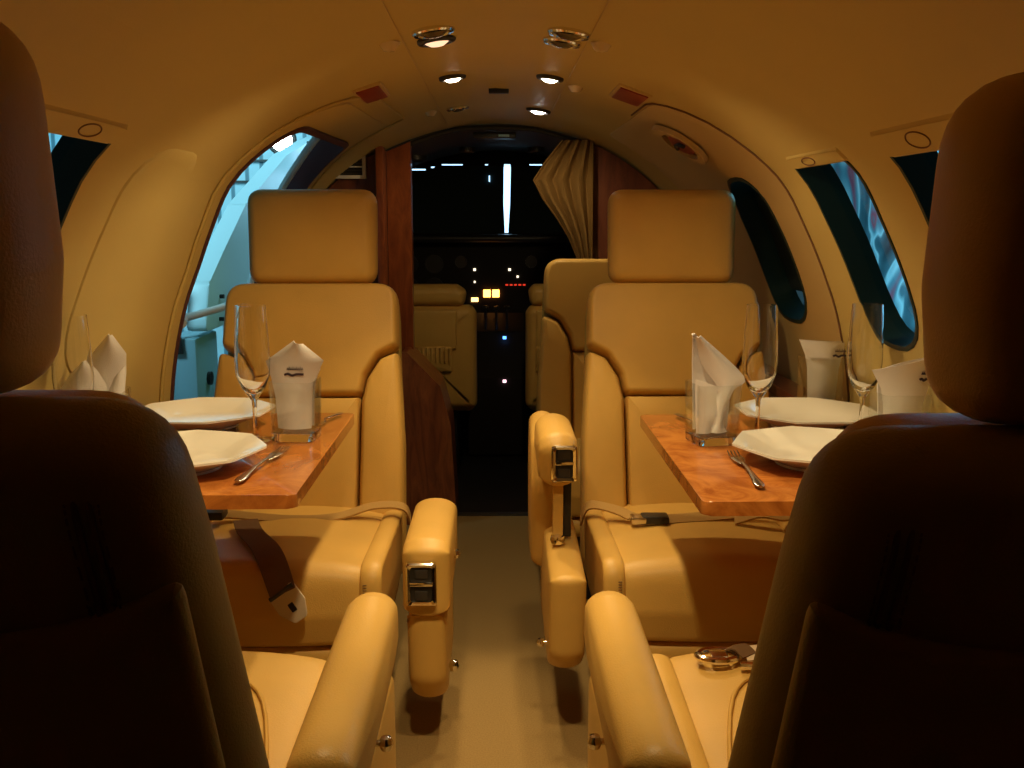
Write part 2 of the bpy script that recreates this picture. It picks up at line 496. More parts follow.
WIN = {'r1': (1, rounded([(1.19, .84), (1.505, .84), (1.515, 1.197), (1.19, 1.197)], [.11, .11, .012, .06], 6)), 'r2': (1, rounded([(1.70, .845), (1.96, .845), (1.985, 1.188), (1.695, 1.188)], [.12, .12, .012, .05], 6)),
       'r3': (1, rrect(2.325, 2.645, .83, 1.174, .13)), 'l1': (-1, rounded([(1.19, .84), (1.53, .84), (1.525, 1.207), (1.19, 1.207)], [.11, .11, .012, .06], 6)),
       'l2': (-1, rrect(1.70, 2.02, .80, 1.20, .11))}
DOOR = rounded([(2.31, .12), (3.24, .12), (3.26, 1.06), (3.00, 1.292), (2.26, 1.285), (2.36, .98)], [.02, .02, .16, .10, .10, .2], 8)
EXIT = rounded([(2.14, .60), (3.25, .60), (3.25, 1.335), (2.14, 1.335)], [.1, .1, .1, .22], 8)
exit_door = struct('door_2', patch(1, EXIT, -.0035, .004, 16, .0015), M['liner2'])
for nm, key in (('window_1', 'r1'), ('window_2', 'r2'), ('window_3', 'r3'), ('window_4', 'l1'), ('window_5', 'l2')):
    s, ol = WIN[key]
    w = thing(nm, None, None, kind='structure')
    if key == 'l2':
        obj('closed_shade', patch(s, ol, -.003, .004, 10, .003), M['liner'], w); continue
    obj('window_frame', band(s, ol, -.006 if key == 'r3' else -.002, .055), M['seal'] if key != 'l2' else M['liner2'], w)
    big = offset(resample([Vector(p) for p in ol], .03), -.004)
    obj('pane', patch(s, big, .036, .042, 8, .001), M['pane'], w)
    if key != 'r3':
        y0 = min(p.x for p in ol); y1 = max(p.x for p in ol); zt = {'r1': 1.169, 'r2': 1.174, 'l1': 1.188}[key]; zu = {'r1': 1.206, 'r2': 1.197, 'l1': 1.216}[key]
        sh = obj('window_shade', patch(s, rounded([(y0 - .004, zt), (y1 + .006, zt), (y1 + .004, zu), (y0 + .0, zu)], .004, 3), -.004, .01, 5), M['liner'], w)
        gy = (y0 + y1) / 2 + (.06 if key == 'l1' else .03)
        hp = [wp(s, gy + .034 * math.cos(a), (zt + zu) / 2 + (zu - zt) * .28 * math.sin(a), -.0045) for a in [2 * PI * k / 24 for k in range(25)]]
        obj('finger_pull', tube(hp, .0012, 6), M['groove'], sh)
    else:
        obj('sliding_shade', patch(s, rrect(2.50, 2.64, .88, 1.12, .02), .046, .056, 6), M['dark'], w)
carve(wall_right, [cutter(1, WIN['r1'][1]), cutter(1, WIN['r2'][1]), cutter(1, WIN['r3'][1])])
carve(exit_door, [cutter(1, WIN['r3'][1])])
carve(wall_left, [cutter(-1, WIN['l1'][1]), cutter(-1, DOOR, -.2, .3)])
# dark gap round the exit hatch
gp = [wp(1, p.x, p.y, -.002) for p in offset(resample(EXIT, .03), -.003)]
gp = [p for p in gp if p.y < 2.62]; k0 = max(range(len(gp)), key=lambda i: (gp[i] - gp[i - 1]).length); gp = gp[k0:] + gp[:k0]
obj('gap', tube(gp, .0022, 6), M['groove'], exit_door)
# door frame: dark seal round the opening plus cream mouldings
dr = thing('door_1', None, None, kind='structure')
obj('door_seal', band(-1, DOOR, -.010, .056), M['doorseal'], dr)
obj('door_frame', band(-1, offset(resample(DOOR, .03), -.010), -.004, .004, .045), M['liner'], dr)
ml = [wp(-1, p.x, p.y, -.004) for p in offset(resample(DOOR, .03), -.075)]
obj('moulding', tube(ml + [ml[0]], .003, 8), M['liner'], dr)
# forward jamb seen edge-on through the opening, and a pale seal strip on it
jp = [wp(-1, 3.05 + .02 * math.sin(i), z, .06) for i, z in enumerate([.5, .7, .9, 1.05, 1.16, 1.24])]
obj('jamb', tube(smooth_path([wp(-1, y, z, .05) for y, z in ((3.21, .5), (3.23, .8), (3.21, .98), (3.14, 1.12), (3.03, 1.22), (2.92, 1.268))], 5), .011, 8), M['white_paint'], dr)
# exit-hatch handle recess
hd = thing('exit_handle', 'oval dark red emergency handle recessed in the exit hatch above the right windows', 'handle')
hc = (2.55, 1.270)
ov = [Vector((hc[0] + .085 * math.cos(a), hc[1] + .033 * math.sin(a))) for a in [2 * PI * k / 28 for k in range(28)]]
obj('bezel', band(1, ov, -.020, -.008, .012), M['liner2'], hd)
ov2 = [Vector((hc[0] + .072 * math.cos(a), hc[1] + .022 * math.sin(a))) for a in [2 * PI * k / 28 for k in range(28)]]
obj('pull', patch(1, ov2, -.0165, -.009, 5, .002), M['red_sign'], hd)
hd2 = tube([wp(1, y, 1.270 + dz, -.021) for y, dz in ((2.51, 0), (2.53, .006), (2.57, .006), (2.59, 0))], .005, 8)
obj('grip', hd2, M['darkgrey'], hd)
# ceiling seams along the centre panel
for sx in (-1, 1):
    pts = []
    for xs in (.165,):
        zz = 1.392
        pts = [Vector((sx * xs, y, zz - .001)) for y in (Y0 + .05, 1, 2, 3, Y1 - .02)]
    o = struct('trim_%d' % (1 if sx < 0 else 2), tube(pts, .0010, 6), M['liner2'])
# side panels and ledges (below the windows)
for s, nm in ((-1, 'left'), (1, 'right')):
    e = [(2.20 if s < 0 else 3.3)]
    struct('baseboard_' + nm, box(min(s * .70, s * .74), max(s * .70, s * .74), 1.02, e[0], .12, .64, bev=.008), M['liner2'])
    lg = obj('side_ledge', box(min(s * .692, s * .757), max(s * .692, s * .757), 1.02, e[0], .643, .67, bev=.004), M['darkwood'])
    tag(lg, 'dark wood side ledge along the ' + ('exit-hatch wall' if s > 0 else 'doorway wall') + ' beside the table', 'ledge')

# bulkhead with doorway to the cockpit
def bulk(poly, y0, y1, name, m): return struct(name, prism(poly, y0, y1), m)
lp = [(x, z) for x, z in PROF if z > .0]
# left partition follows the wall curve
left_poly = [(-.385, -.01)] + [(-x + .004, z) for x, z in lp if z < 1.33][0:] + [(-.385, 1.318)]
bulk([(-.385, 0)] + [(-x + .006, z - .004) for x, z in lp if z < 1.315] + [(-.385, 1.312)], 3.50, 3.62, 'wall_front_left', M['darkwood'])
struct('trim_3', box(-.405, -.378, 3.44, 3.52, 0, 1.318, bev=.006), M['redwood'])
bulk([(-.30, 0), (-.384, 0), (-.384, 1.31), (-.30, 1.345)], 3.60, 3.66, 'wall_front_post', M['redwood'])
bulk([(.315, 0)] + [(x - .006, z - .004) for x, z in lp if z < 1.34] + [(.315, 1.34)], 3.58, 3.66, 'wall_front_right', M['darkwood'])
# arched dark edge above the cockpit opening
arc = smooth_path([(-.31, 3.62, 1.335), (-.2, 3.62, 1.372), (-.1, 3.62, 1.392), (.1, 3.62, 1.392), (.2, 3.62, 1.372), (.33, 3.62, 1.335)], 5)
struct('trim_4', tube(arc, .009, 8), M['dark'])
# wooden floor cabinet behind the left seat
cab = obj('floor_cabinet', prism(rounded([(-.33, 0), (-.142, 0), (-.160, .36), (-.196, .50), (-.31, .62), (-.33, .62)], .006, 2), 3.44, 3.68), M['redwood'])
tag(cab, 'low red-brown wooden cabinet with slanted top at the cockpit entrance', 'cabinet')
# sill of the step
struct('trim_5', box(-.31, .31, 3.545, 3.58, -.02, .006, bev=.003), M['darkgrey'])

# air vent on the left bulkhead
v = thing('air_vent', 'small grey rectangular air vent on the dark bulkhead left of the cockpit', 'vent', (-.512, 3.494, 1.252))
g = box(-.070, .070, -.008, .004, -.040, .040, bev=.004)
gi = bmesh.new()
obj('vent_frame', band_rect := (lambda: (lambda bm: (add_box(bm, -.070, .070, -.010, .004, .028, .040, .002), add_box(bm, -.070, .070, -.010, .004, -.040, -.028, .002), add_box(bm, -.070, -.057, -.010, .004, -.030, .030, .002), add_box(bm, .057, .070, -.010, .004, -.030, .030, .002), bm)[-1])(bmesh.new()))(), M['grille'], v)
g.free(); gi.free()
obj('vent_back', box(-.058, .058, -.001, .003, -.03, .03), M['dark'], v)
for k in range(5):
    z = -.022 + .011 * k
    obj('slat', box(-.058, .058, -.007, -.002, z - .0022, z + .0022), M['grille'] if k == 2 else M['darkgrey'], v)

# ---------------------------------------------------------------- cockpit
struct('wall_cockpit_front', box(-.74, .74, 5.235, 5.30, -.05, .9), M['cockpit'])
def cone_shell():
    bm = bmesh.new(); rings = []
    pr = PROF + [(-x, z) for x, z in PROF[:-1]][::-1]
    for y, sx, sz in ((3.67, 1.0, 1.0), (4.4, 1.06, 1.0), (5.0, 1.13, 1.005), (5.25, 1.14, 1.005)):
        rings.append([Vector((x * sx, y, z * sz)) for x, z in pr])
    for y, sx, sz in ((5.25, 1.17, 1.035), (5.0, 1.17, 1.035), (4.4, 1.10, 1.035), (3.67, 1.05, 1.04)):
        rings.append([Vector((x * sx, y, z * sz)) for x, z in pr])
    rings.append(rings[0])
    loop_ngon(bm, rings, caps=False, closed=False)
    return bm
struct('ceiling_cockpit', cone_shell(), M['cockpit_roof'])
# windscreen: closed black shades with slits between, lit by the added panel
ws = thing('windshield_shade', 'black sunshades closed over the cockpit windscreen with bright slits of light', 'sunshade')
obj('shade_panel', prism([(-.74, .92), (.0405, .92), (.0445, 1.02), (.038, 1.15), (.040, 1.343), (-.30, 1.343), (-.33, 1.318), (-.74, 1.318)], 5.18, 5.20), M['shade'], ws)
obj('shade_panel', prism([(.74, .92), (.74, 1.343), (.076, 1.343), (.072, 1.15), (.0635, 1.02), (.062, .92)], 5.18, 5.20), M['shade'], ws)
obj('lower_panel', box(-.74, .74, 5.16, 5.20, .55, 1.005), M['cockpit'], ws)
fr = bmesh.new()
for a, b in ((-.33, -.275), (-.168, -.055), (-.040, .042), (.074, .17), (.235, .74)):
    add_box(fr, a, b, 5.17, 5.21, 1.338, 1.352)
for a, b in ((-.95, -.435), (-.355, -.30)):
    add_box(fr, a, b, 5.17, 5.21, 1.315, 1.329)
add_box(fr, -.33, .95, 5.17, 5.22, 1.3505, 1.46); add_box(fr, -.95, -.33, 5.17, 5.22, 1.327, 1.46)
obj('windshield_frame', fr, M['cockpit'], ws)
obj('pinhole_glow', box(-.036, -.030, 5.172, 5.178, 1.262, 1.292), M['added_glow'], ws)  # glowing chip stands in for light through a small hole
hl = thing('added_daylight_panel', 'added glowing panel standing in for daylight outside the cockpit windscreen', 'light', (0, 6.9, 1.25))  # added glowing panel in place of bright sky behind the shade slits
obj('housing', box(-1.0, 1.0, .03, .09, -.5, .55, bev=.01), M['darkgrey'], hl)
obj('mast', tube([(0, .06, -.45), (0, .06, -2.75)], .04, 10), M['darkgrey'], hl)
obj('glowing_face', box(-.95, .95, .0, .03, -.45, .5, bev=.005), M['added_glow'], hl)
ip = thing('instrument_panel', 'dark cockpit instrument panel with tiny amber, red and white lights', 'instrument panel', (0, 4.86, 0))
obj('panel', prism([(-.70, .45), (.70, .45), (.70, .93), (.35, .965), (-.35, .965), (-.70, .93)], 0, .12), M['cockpit'], ip)
obj('glareshield', pillow(rounded([(-.68, -.12), (.68, -.12), (.66, .12), (-.66, .12)], .05), .018, .018, fn=lambda u, v, w: Vector((u, v, .985 + w))), M['dark'], ip)
for cx, cz, r in [(-.42, .86, .045), (-.30, .86, .045), (-.42, .75, .045), (-.30, .75, .045), (.30, .86, .045), (.42, .86, .045), (.30, .75, .045), (.42, .75, .045), (-.17, .87, .03), (.17, .87, .03)]:
    b_ = lathe([(r, 0), (r, .008), (r * .85, .008), (r * .85, .002), (.0001, .002), (.0001, 0)], 20)
    for vv in b_.verts: vv.co = Vector((vv.co.x + cx, -vv.co.z, cz + vv.co.y))
    obj('gauge', b_, M['dark'], ip)
for x, z, w, h, k in ((-.045, .719, .017, .018, 'amber'), (-.002, .719, .017, .018, 'amber'), (-.104, .689, .017, .010, 'amber2'),
                      (-.104, .834, .006, .006, 'white_led'), (.065, .834, .006, .006, 'white_led'), (.104, .800, .005, .005, 'white_led'), (-.104, .775, .004, .005, 'white_led')):
    obj('indicator_light', box(x - w, x + w, -.008, .002, z - h, z + h, bev=.002), M[k], ip)
for k in range(5):
    obj('red_readout', box(.045 + k * .021, .058 + k * .021, -.006, .002, .757, .764), M['red_led'], ip)
pd = thing('cockpit_pedestal', 'dark centre pedestal between the pilot seats with levers', 'pedestal', (0, 4.60, 0))
obj('body', prism(rounded([(-.09, -.01), (.20, -.01), (.20, .64), (.02, .56), (-.09, .36)], .02, 3), -.13, .13, 'x'), M['cockpit'], pd)
for x, z, y, k in ((.038, .535, -.01, 'blue_led'), (.037, .345, -.092, 'pink_led')):
    obj('indicator_light', box(x - .008, x + .008, y - .01, y + .004, z - .006, z + .006, bev=.002), M[k], pd)
for x in (-.05, 0, .05):
    lv = obj('lever', tube([(x, .05, .52), (x, .02, .66)], .006, 8), M['darkgrey'], pd)
    obj('lever_knob', pillow(rounded([(-.014, -.01), (.014, -.01), (.014, .01), (-.014, .01)], .005), .012, .006, fn=lambda u, v, w, x=x: Vector((x + u, .02 + w, .67 + v)), step=.006), M['dark'], lv)
oc = thing('overhead_panel', 'small dark panel on the cockpit ceiling with a painted bluish glint', 'panel', (0.01, 3.86, 1.388))
obj('plate', box(-.095, .065, -.05, .05, -.014, .006, bev=.003), M['dark'], oc)
obj('blue_glint', box(.0, .04, -.053, -.05, -.011, -.002), mat('painted_glint', (.35, .6, .7), .2), oc)  # pale blue chip paints the glint on the dark plate
for x, y, w, wh in ((-.33, 4.2, .05, 'at the doorway side'), (-.12, 4.3, .035, 'left of the overhead panel'), (.17, 4.3, .035, 'right of the overhead panel')):
    pn = thing('cockpit_lamp', 'round dim eyeball lamp in the cockpit ceiling ' + wh, 'lamp', (x, y, 1.322 if x < -.2 else 1.362), group='cockpit ceiling lamps')
    obj('housing', lathe([(w, .01), (w, -.008), (w * .7, -.012), (w * .6, -.002), (.0001, -.002), (.0001, .01)], 20), M['darkgrey'], pn)

# ---------------------------------------------------------------- seats
# local frame: y = forward for the sitter, x = sitter's right, origin on the floor below the seat-back hinge line
RC = R_(21)
def make_seat(label, loc, facing, aisle, arm='low', group=None, arm_x=.315, arm_w=.048, recline=21, cush=.46, headrest=True, top=.60, from_behind=False, vt=.47, sw=1.0, hz=0, hh=.262, st=0):
    rz = 0 if facing > 0 else PI
    t = thing('passenger_armchair', label, 'seat', loc, rz, group)
    rc = R_(recline); sn, cs = math.sin(rc), math.cos(rc)
    a = aisle                                        # local x direction of the aisle
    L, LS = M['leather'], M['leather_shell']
    def back(u, v, w):                               # u across, v up the back, w towards the sitter
        return Vector((u, -v * sn + w * cs, .36 + v * cs + w * sn))
    # shell: whole back from behind
    ol = rounded([(q_[0] * sw, q_[1]) for q_ in [(-.232, -.12), (.232, -.12), (.224, .28), (.214, top - .08), (.206, top + st), (-.206, top + st), (-.214, top - .08), (-.224, .28)]], [.04, .04, .1, .06, .062 + st * .7, .062 + st * .7, .06, .1], 7)
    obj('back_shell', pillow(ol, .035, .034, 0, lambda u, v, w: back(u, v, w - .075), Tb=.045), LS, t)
    # front panels
    ct = .315
    up = rounded([(-.128, ct), (.128, ct), (.138, ct + .05), (.168, ct + .10), (.216, ct + .125), (.212, top + .004), (-.212, top + .004), (-.216, ct + .125), (-.168, ct + .10), (-.138, ct + .05)],
                 [.022, .022, .03, .03, .022, .055, .055, .022, .03, .03], 6)
    obj('back_upper_panel', pillow(up, .045, .014, 0, lambda u, v, w: back(u, v, w - .030), Tb=.03, flat_face=True), L, t)
    lo = rounded([(-.126, -.02), (.126, -.02), (.126, ct), (-.126, ct)], .006, 2)
    obj('back_lower_panel', pillow(lo, .045, .008, .003, lambda u, v, w: back(u, v, w - .034), Tb=.03), L, t)
    for s in (-1, 1):
        bo = rounded([(s * .128, -.10), (s * .242, -.10), (s * .236, .2), (s * .220, ct + .118), (s * .170, ct + .095), (s * .140, ct + .045), (s * .128, ct - .01)], [.022, .03, .05, .028, .03, .03, .03], 6)
        if s < 0: bo = bo[::-1]
        obj('back_bolster', pillow(bo, .047, .014, .004, lambda u, v, w: back(u, v, w - .028), Tb=.03), L, t)
    if headrest:
        hr = rounded([(-.158, top + .006), (.158, top + .006), (.160, top + .243), (-.160, top + .243)], [.040, .040, .040, .040], 6)
        hp_ = back(0, top, -.035) + Vector((0, 0, hz)); ht = R_(4)
        if from_behind: hr = rounded([(-.150, top + .012), (.150, top + .012), (.162, top + .10), (.158, top + hh), (-.158, top + hh), (-.162, top + .10)], [.04, .04, .08, .062, .062, .08], 8)
        obj('headrest', pillow(hr, .048, .028, .004, lambda u, v, w: Vector((u, hp_.y - (v - top) * math.sin(ht) + w * math.cos(ht), hp_.z + (v - top) * math.cos(ht) + w * math.sin(ht))), Tb=.062), L, t)
        for s in (-1, 1): obj('headrest_post', tube([back(s * .05, top - .05, -.035), hp_ + Vector((s * .05, 0, .05))], .007, 8), M['darkgrey'], t)
    # rear pouch with drooping upper edge and a small stud each side
    pw = .19 * sw * (1.10 if sw > 1 else 1)
    pk = [(-pw, vt)]
    pk += [(-pw + 2 * pw * k / 16, vt - .055 * (1 - (abs(k - 8) / 8) ** 3)) for k in range(1, 16)] + [(pw, vt)]
    pk = [Vector(p) for p in pk[::-1]] + [Vector((-pw - .008, -.09)), Vector((pw + .008, -.09))]
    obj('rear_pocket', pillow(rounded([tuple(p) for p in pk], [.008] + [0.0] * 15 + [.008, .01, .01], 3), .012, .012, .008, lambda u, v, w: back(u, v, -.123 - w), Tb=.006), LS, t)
    for s in (-1, 1):
        b_ = lathe([(.0001, 0), (.007, 0), (.007, .002), (.004, .006), (.0001, .0065)], 14)
        for vv in b_.verts: vv.co = back(s * .112 + vv.co.x, .27 + vv.co.y, -.142 - vv.co.z)
        obj('pocket_stud', b_, M['chrome'], t)
        # double shoulder seams in the shell (rolled over the shoulder)
        for dx in (0, .009):
            pts = [back(s * (.168 * sw - dx), v_, w_) for v_, w_ in ((vt - .02, -.1245), (.53, -.1215), (top + st - .060, -.1215), (top + st - .036, -.114), (top + st - .021, -.100))]
            obj('shoulder_seam', tube(smooth_path(pts, 3), .0024, 6), M['stitch'], t)
        stt = bmesh.new(); sp = smooth_path([back(s * (.168 * sw - .0045), v_, w_) for v_, w_ in ((vt - .02, -.1255), (.53, -.1225), (top + st - .060, -.1225), (top + st - .036, -.115), (top + st - .021, -.101))], 6)
        for i in range(0, len(sp) - 1):
            m_ = (sp[i] + sp[i + 1]) / 2; tv = (sp[i + 1] - sp[i]) * .3
            for o_ in (-.0105, .0105): add_tube(stt, [m_ - tv + Vector((s * o_, 0, 0)), m_ + tv + Vector((s * o_, 0, 0))], .0008, 5)
        q = obj('stitching', stt, M['stitch'], t); q['kind'] = 'stuff'
    # cushion: centre pad, side pads, front lip
    zc, Tc = .330, .072
    cu = rounded([(-.04, .255), (cush - .01, .262), (cush + .004, .33), (cush - .012, .425), (-.04, .402)], [.016, .022, .05, .055, .022], 7)
    def sidefn(x0): return lambda u, v, w: Vector((x0 + w, u, v + .010 * (1 - min(1, abs((x0 + w) / .19)) ** 2) * (1 if v > .34 else 0)))
    obj('seat_cushion', pillow(cu, .192, .009, 0, sidefn(0), flat_face=True), L, t)
    for s in (-1, 1):
        cu2 = rounded([(-.04, .255), (cush - .02, .262), (cush - .006, .33), (cush - .016, .4265), (-.04, .4035)], [.024, .026, .05, .057, .026], 7)
        obj('seat_bolster', pillow(cu2, .0215, .011, 0, lambda u, v, w, s=s: Vector((s * .2125 + w, u, v)), flat_face=True), L, t)
        stt = bmesh.new()
        for k in range(20):
            z0 = zc - .04 + k * .0052
            add_tube(stt, [(s * .199, cush - .007 - abs(k - 8) * .0005, z0), (s * .206, cush - .007 - abs(k - 8) * .0005, z0)], .001, 5)
        q = obj('stitching', stt, M['stitch'], t); q['kind'] = 'stuff'
    pp = [(-.186, .12), (-.13, cush - .19), (-.06, cush - .125), (.06, cush - .125), (.13, cush - .19), (.186, .12)]
    if from_behind: obj('piping', tube(smooth_path([(x_, y_, .4035 + .023 * (y_ + .04) / (cush + .03) + .010 * (1 - (x_ / .19) ** 2)) for x_, y_ in pp], 5), .0028, 6), L, t)
    obj('seat_base', pillow(rounded([(-.225, .0), (.225, .0), (.225, cush - .015), (-.225, cush - .015)], .02, 3), .026, .018, 0, lambda u, v, w: Vector((u, v, .232 + w))), L, t)
    obj('pedestal', box(-.17, .17, .04, cush - .08, .0, .21, bev=.01), M['darkgrey'], t)
    obj('seat_rail', box(-.19, -.16, -.02, cush - .02, 0, .025, bev=.003), M['darkgrey'], t)
    obj('seat_rail', box(.16, .19, -.02, cush - .02, 0, .025, bev=.003), M['darkgrey'], t)
    # outboard side pad
    ob = rounded([(-.02, .24), (cush - .05, .24), (cush - .05, .40), (-.02, .40)], .03, 4)
    # aisle-side arm
    ax, aw = arm_x * a, arm_w
    def armfn(yc=0, zc_=0, x=ax):
        return lambda u, v, w: Vector((x + w, u, v))
    if arm == 'low':                                  # lowered: flush with the cushion, chrome control plate on its nose
        pr = rounded([(.02, .30), (.428, .315), (.436, .452), (.40, .468), (.10, .462), (.03, .44)], [.03, .012, .02, .03, .05, .05], 5)
        am = obj('armrest', pillow(pr, aw, .024, .004, armfn()), L, t)
        pr = rounded([(.05, .11), (.33, .095), (.40, .16), (.418, .318), (.05, .318)], [.05, .06, .06, .01, .01], 5)
        obj('arm_pod', pillow(pr, aw - .008, .022, .004, lambda u, v, w: Vector((ax + w - a * .002, u, v))), L, t)
        fy, fz, fx = .437, .388, ax - a * .008
        stud_y, stud_z = .30, .40
        tilt = 4
    elif arm == 'high':                               # raised arm on a strut, chrome plate on the nose
        pr = rounded([(.0, .535), (.28, .53), (.29, .615), (.26, .643), (.05, .643), (.0, .625)], [.03, .02, .035, .035, .05, .05], 5)
        am = obj('armrest', pillow(pr, .041, .030, .003, armfn()), L, t)
        pr = rounded([(-.04, .30), (.13, .30), (.15, .50), (.10, .60), (-.02, .64), (-.08, .60)], [.03, .03, .08, .06, .05, .05], 5)
        obj('arm_rear_pad', pillow(pr, .030, .026, .003, lambda u, v, w: Vector((ax + a * .022 + w, u, v))), L, t)
        pr = rounded([(-.02, .17), (.33, .155), (.405, .21), (.43, .39), (.20, .405), (-.02, .405)], [.05, .06, .05, .018, .03, .03], 5)
        obj('arm_pod', pillow(pr, aw - .010, .018, .004, lambda u, v, w: Vector((ax - a * .012 + w, u, v))), L, t)
        obj('arm_strut', box(ax - .011, ax + .011, .245, .262, .40, .55, bev=.004), L, t)
        obj('strut_slot', box(ax - .030, ax - .012, .19, .235, .41, .54, bev=.003), M['dark'], t)
        b_ = lathe([(.0001, -.012), (.014, -.008), (.016, 0), (.014, .008), (.0001, .012)], 16)
        for vv in b_.verts: vv.co += Vector((ax, .262, .414))
        obj('strut_hinge', b_, M['chrome'], t)
        fy, fz, fx = .290, .585, ax - a * .010
        stud_y, stud_z = .33, .215
        tilt = 0
    elif arm == 'none':
        return t
    else:                                             # plain arm of the seats seen from behind
        ac = cush + .03
        pr = rounded([(-.06, .465), (ac - .22, .465), (ac - .155, .48), (ac - .16, .562), (ac - .22, .576), (-.06, .576)], [.02, .03, .035, .04, .05, .03], 6)
        am = obj('armrest', pillow(pr, aw, min(.028, aw * .8), .003, armfn()), L, t)
        pr = rounded([(-.08, .12), (ac - .2, .11), (ac - .12, .18), (ac - .12, .44), (-.08, .46)], [.04, .06, .06, .05, .02], 5)
        obj('arm_pod', pillow(pr, aw - .004, .020, .004, lambda u, v, w: Vector((ax - a * .008 + w, u, v))), L, t)
        fy = None
        stud_y, stud_z = .15, .475
    if fy is not None:
        mx = Matrix.Translation((fx, fy, fz)) @ Matrix.Rotation(R_(-tilt), 4, 'X')
        W_, H_ = (.029, .044) if arm == 'low' else (.026, .038)
        cp_ = bmesh.new()
        fr_ = []
        for (w_, h_, d_) in ((W_, H_, -.004), (W_, H_, .006), (W_ - .003, H_ - .003, .009), (W_ - .008, H_ - .008, .007), (W_ - .009, H_ - .009, -.001)):
            fr_.append([mx @ Vector((p_.x, d_, p_.y)) for p_ in rounded([(-w_, -h_), (w_, -h_), (w_, h_), (-w_, h_)], .007, 5)])
        loop_ngon(cp_, fr_ + [fr_[0]], caps=False)
        pl = obj('control_plate', cp_, M['chrome'], t, ang=25); pl['label'] = 'chrome recline control plate'
        obj('control_recess', box(-W_ + .004, W_ - .004, -.003, .003, -H_ + .004, H_ - .004, mx=mx), M['dark'], pl)
        obj('control_bar', box(-W_ + .007, W_ - .007, -.001, .009, -.003, .005, bev=.002, mx=mx), M['chrome'], pl)
        for s in (-1, 1): obj('control_button', box(-.012, .012, .0, .006, s * H_ * .5 - .010, s * H_ * .5 + .008, bev=.002, mx=mx), M['darkgrey'], pl)
    sx_ = ax + a * (aw - (.022 if arm == 'high' else .006))
    b_ = bmesh.new(); add_tube(b_, [(sx_ - a * .01, stud_y, stud_z), (sx_ + a * .010, stud_y, stud_z)], .004, 10)
    kb = lathe([(.0001, -.009), (.006, -.0075), (.009, 0), (.006, .0075), (.0001, .009)], 14)
    for vv in kb.verts: vv.co += Vector((sx_ + a * .014, stud_y, stud_z))
    me = bpy.data.meshes.new('t'); kb.to_mesh(me); b_.from_mesh(me); kb.free(); bpy.data.meshes.remove(me)
    obj('release_knob', b_, M['chrome'], t)
    if arm == 'low':
        zk = .17
        b_ = lathe([(.0001, -.012), (.008, -.010), (.0115, 0), (.008, .010), (.0001, .012)], 14)
        for vv in b_.verts: vv.co += Vector((ax + a * (aw + .002), .33, zk))
        obj('swivel_knob', b_, M['chrome'], t)
    return t

seatFL = make_seat('tan leather seat facing back on the doorway side, its armrest lowered', (-.455, 2.27, 0), -1, -1, 'low', arm_x=.318, arm_w=.046)
seatFR = make_seat('tan leather seat facing back on the exit-hatch side with armrest raised above a slot', (.44, 2.28, 0), -1, 1, 'high', arm_x=.312, arm_w=.046)
seatRL = make_seat('tan leather seat seen from behind on the doorway side, empty cushion', (-.452, .935, 0), 1, 1, 'plain', cush=.545, top=.640, vt=.575, sw=1.20, hz=.008, st=.036, arm_x=.280, arm_w=.034, from_behind=True)
seatRR = make_seat('tan leather seat seen from behind on the exit-hatch side, chrome buckle on its cushion', (.456, .935, 0), 1, -1, 'plain', cush=.545, top=.618, vt=.555, sw=1.20, hz=.006, hh=.245, st=.034, arm_x=.300, arm_w=.034, from_behind=True)
sideS = make_seat('headless tan leather seat tucked behind the exit-side seat next to the cockpit entrance', (.362, 3.02, 0), -1, 1, 'none', cush=.38, arm_x=.272, arm_w=.03, recline=8, headrest=False, top=.60)

# pilot seats (seen from behind)
def pilot(label, loc, w):
    t = thing('pilot_seat', label, 'seat', loc)
    L = M['leather']
    f = lambda u, v, d: Vector((u, d, v))
    obj('back_shell', pillow(rounded([(-w, .30), (w, .30), (w, .70), (w - .02, .73), (-w + .02, .73), (-w, .70)], .03), .05, .035, 0, f), L, t)
    obj('top_roll', pillow(rounded([(-w + .02, .725), (w - .05, .725), (w - .04, .79), (w - .08, .815), (-w + .03, .815), (-w + .01, .79)], .03), .055, .03, .002, f), L, t)
    obj('rear_panel', pillow(rounded([(-w + .04, .55), (w - .08, .55), (w - .08, .715), (-w + .04, .715)], .012), .012, .012, .003, lambda u, v, d: Vector((u, -.052 + d, v))), L, t)
    pk = obj('map_pocket', pillow(rounded([(-w + .04, .46), (w - .10, .46), (w - .10, .565), (-w + .04, .565)], .008), .012, .012, .008, lambda u, v, d: Vector((u, -.06 + d, v))), L, t)
    ru = bmesh.new()
    for k in range(18):
        x = -w + .05 + (2 * w - .16) * k / 17
        add_tube(ru, [(x, -.078, .50), (x, -.080, .53), (x, -.077, .562)], .004, 6)
    q = obj('elastic_gather', ru, L, pk); q['kind'] = 'stuff'
    obj('seat_cushion', pillow(rounded([(-w, .0), (w, .0), (w - .02, .37), (-w + .02, .37)], .04), .05, .04, 0, lambda u, v, d: Vector((u, v, .33 + d))), L, t)
    obj('pedestal', box(-.15, .15, .02, .33, -.012, .29, bev=.01), M['cockpit'], t)
    return t
pilot('tan pilot seat back with gathered map pocket behind the wooden post', (-.315, 4.10, 0), .235)
pilot('tan co-pilot seat back mostly hidden behind the cockpit-side cabin seat', (.345, 4.10, 0), .225)

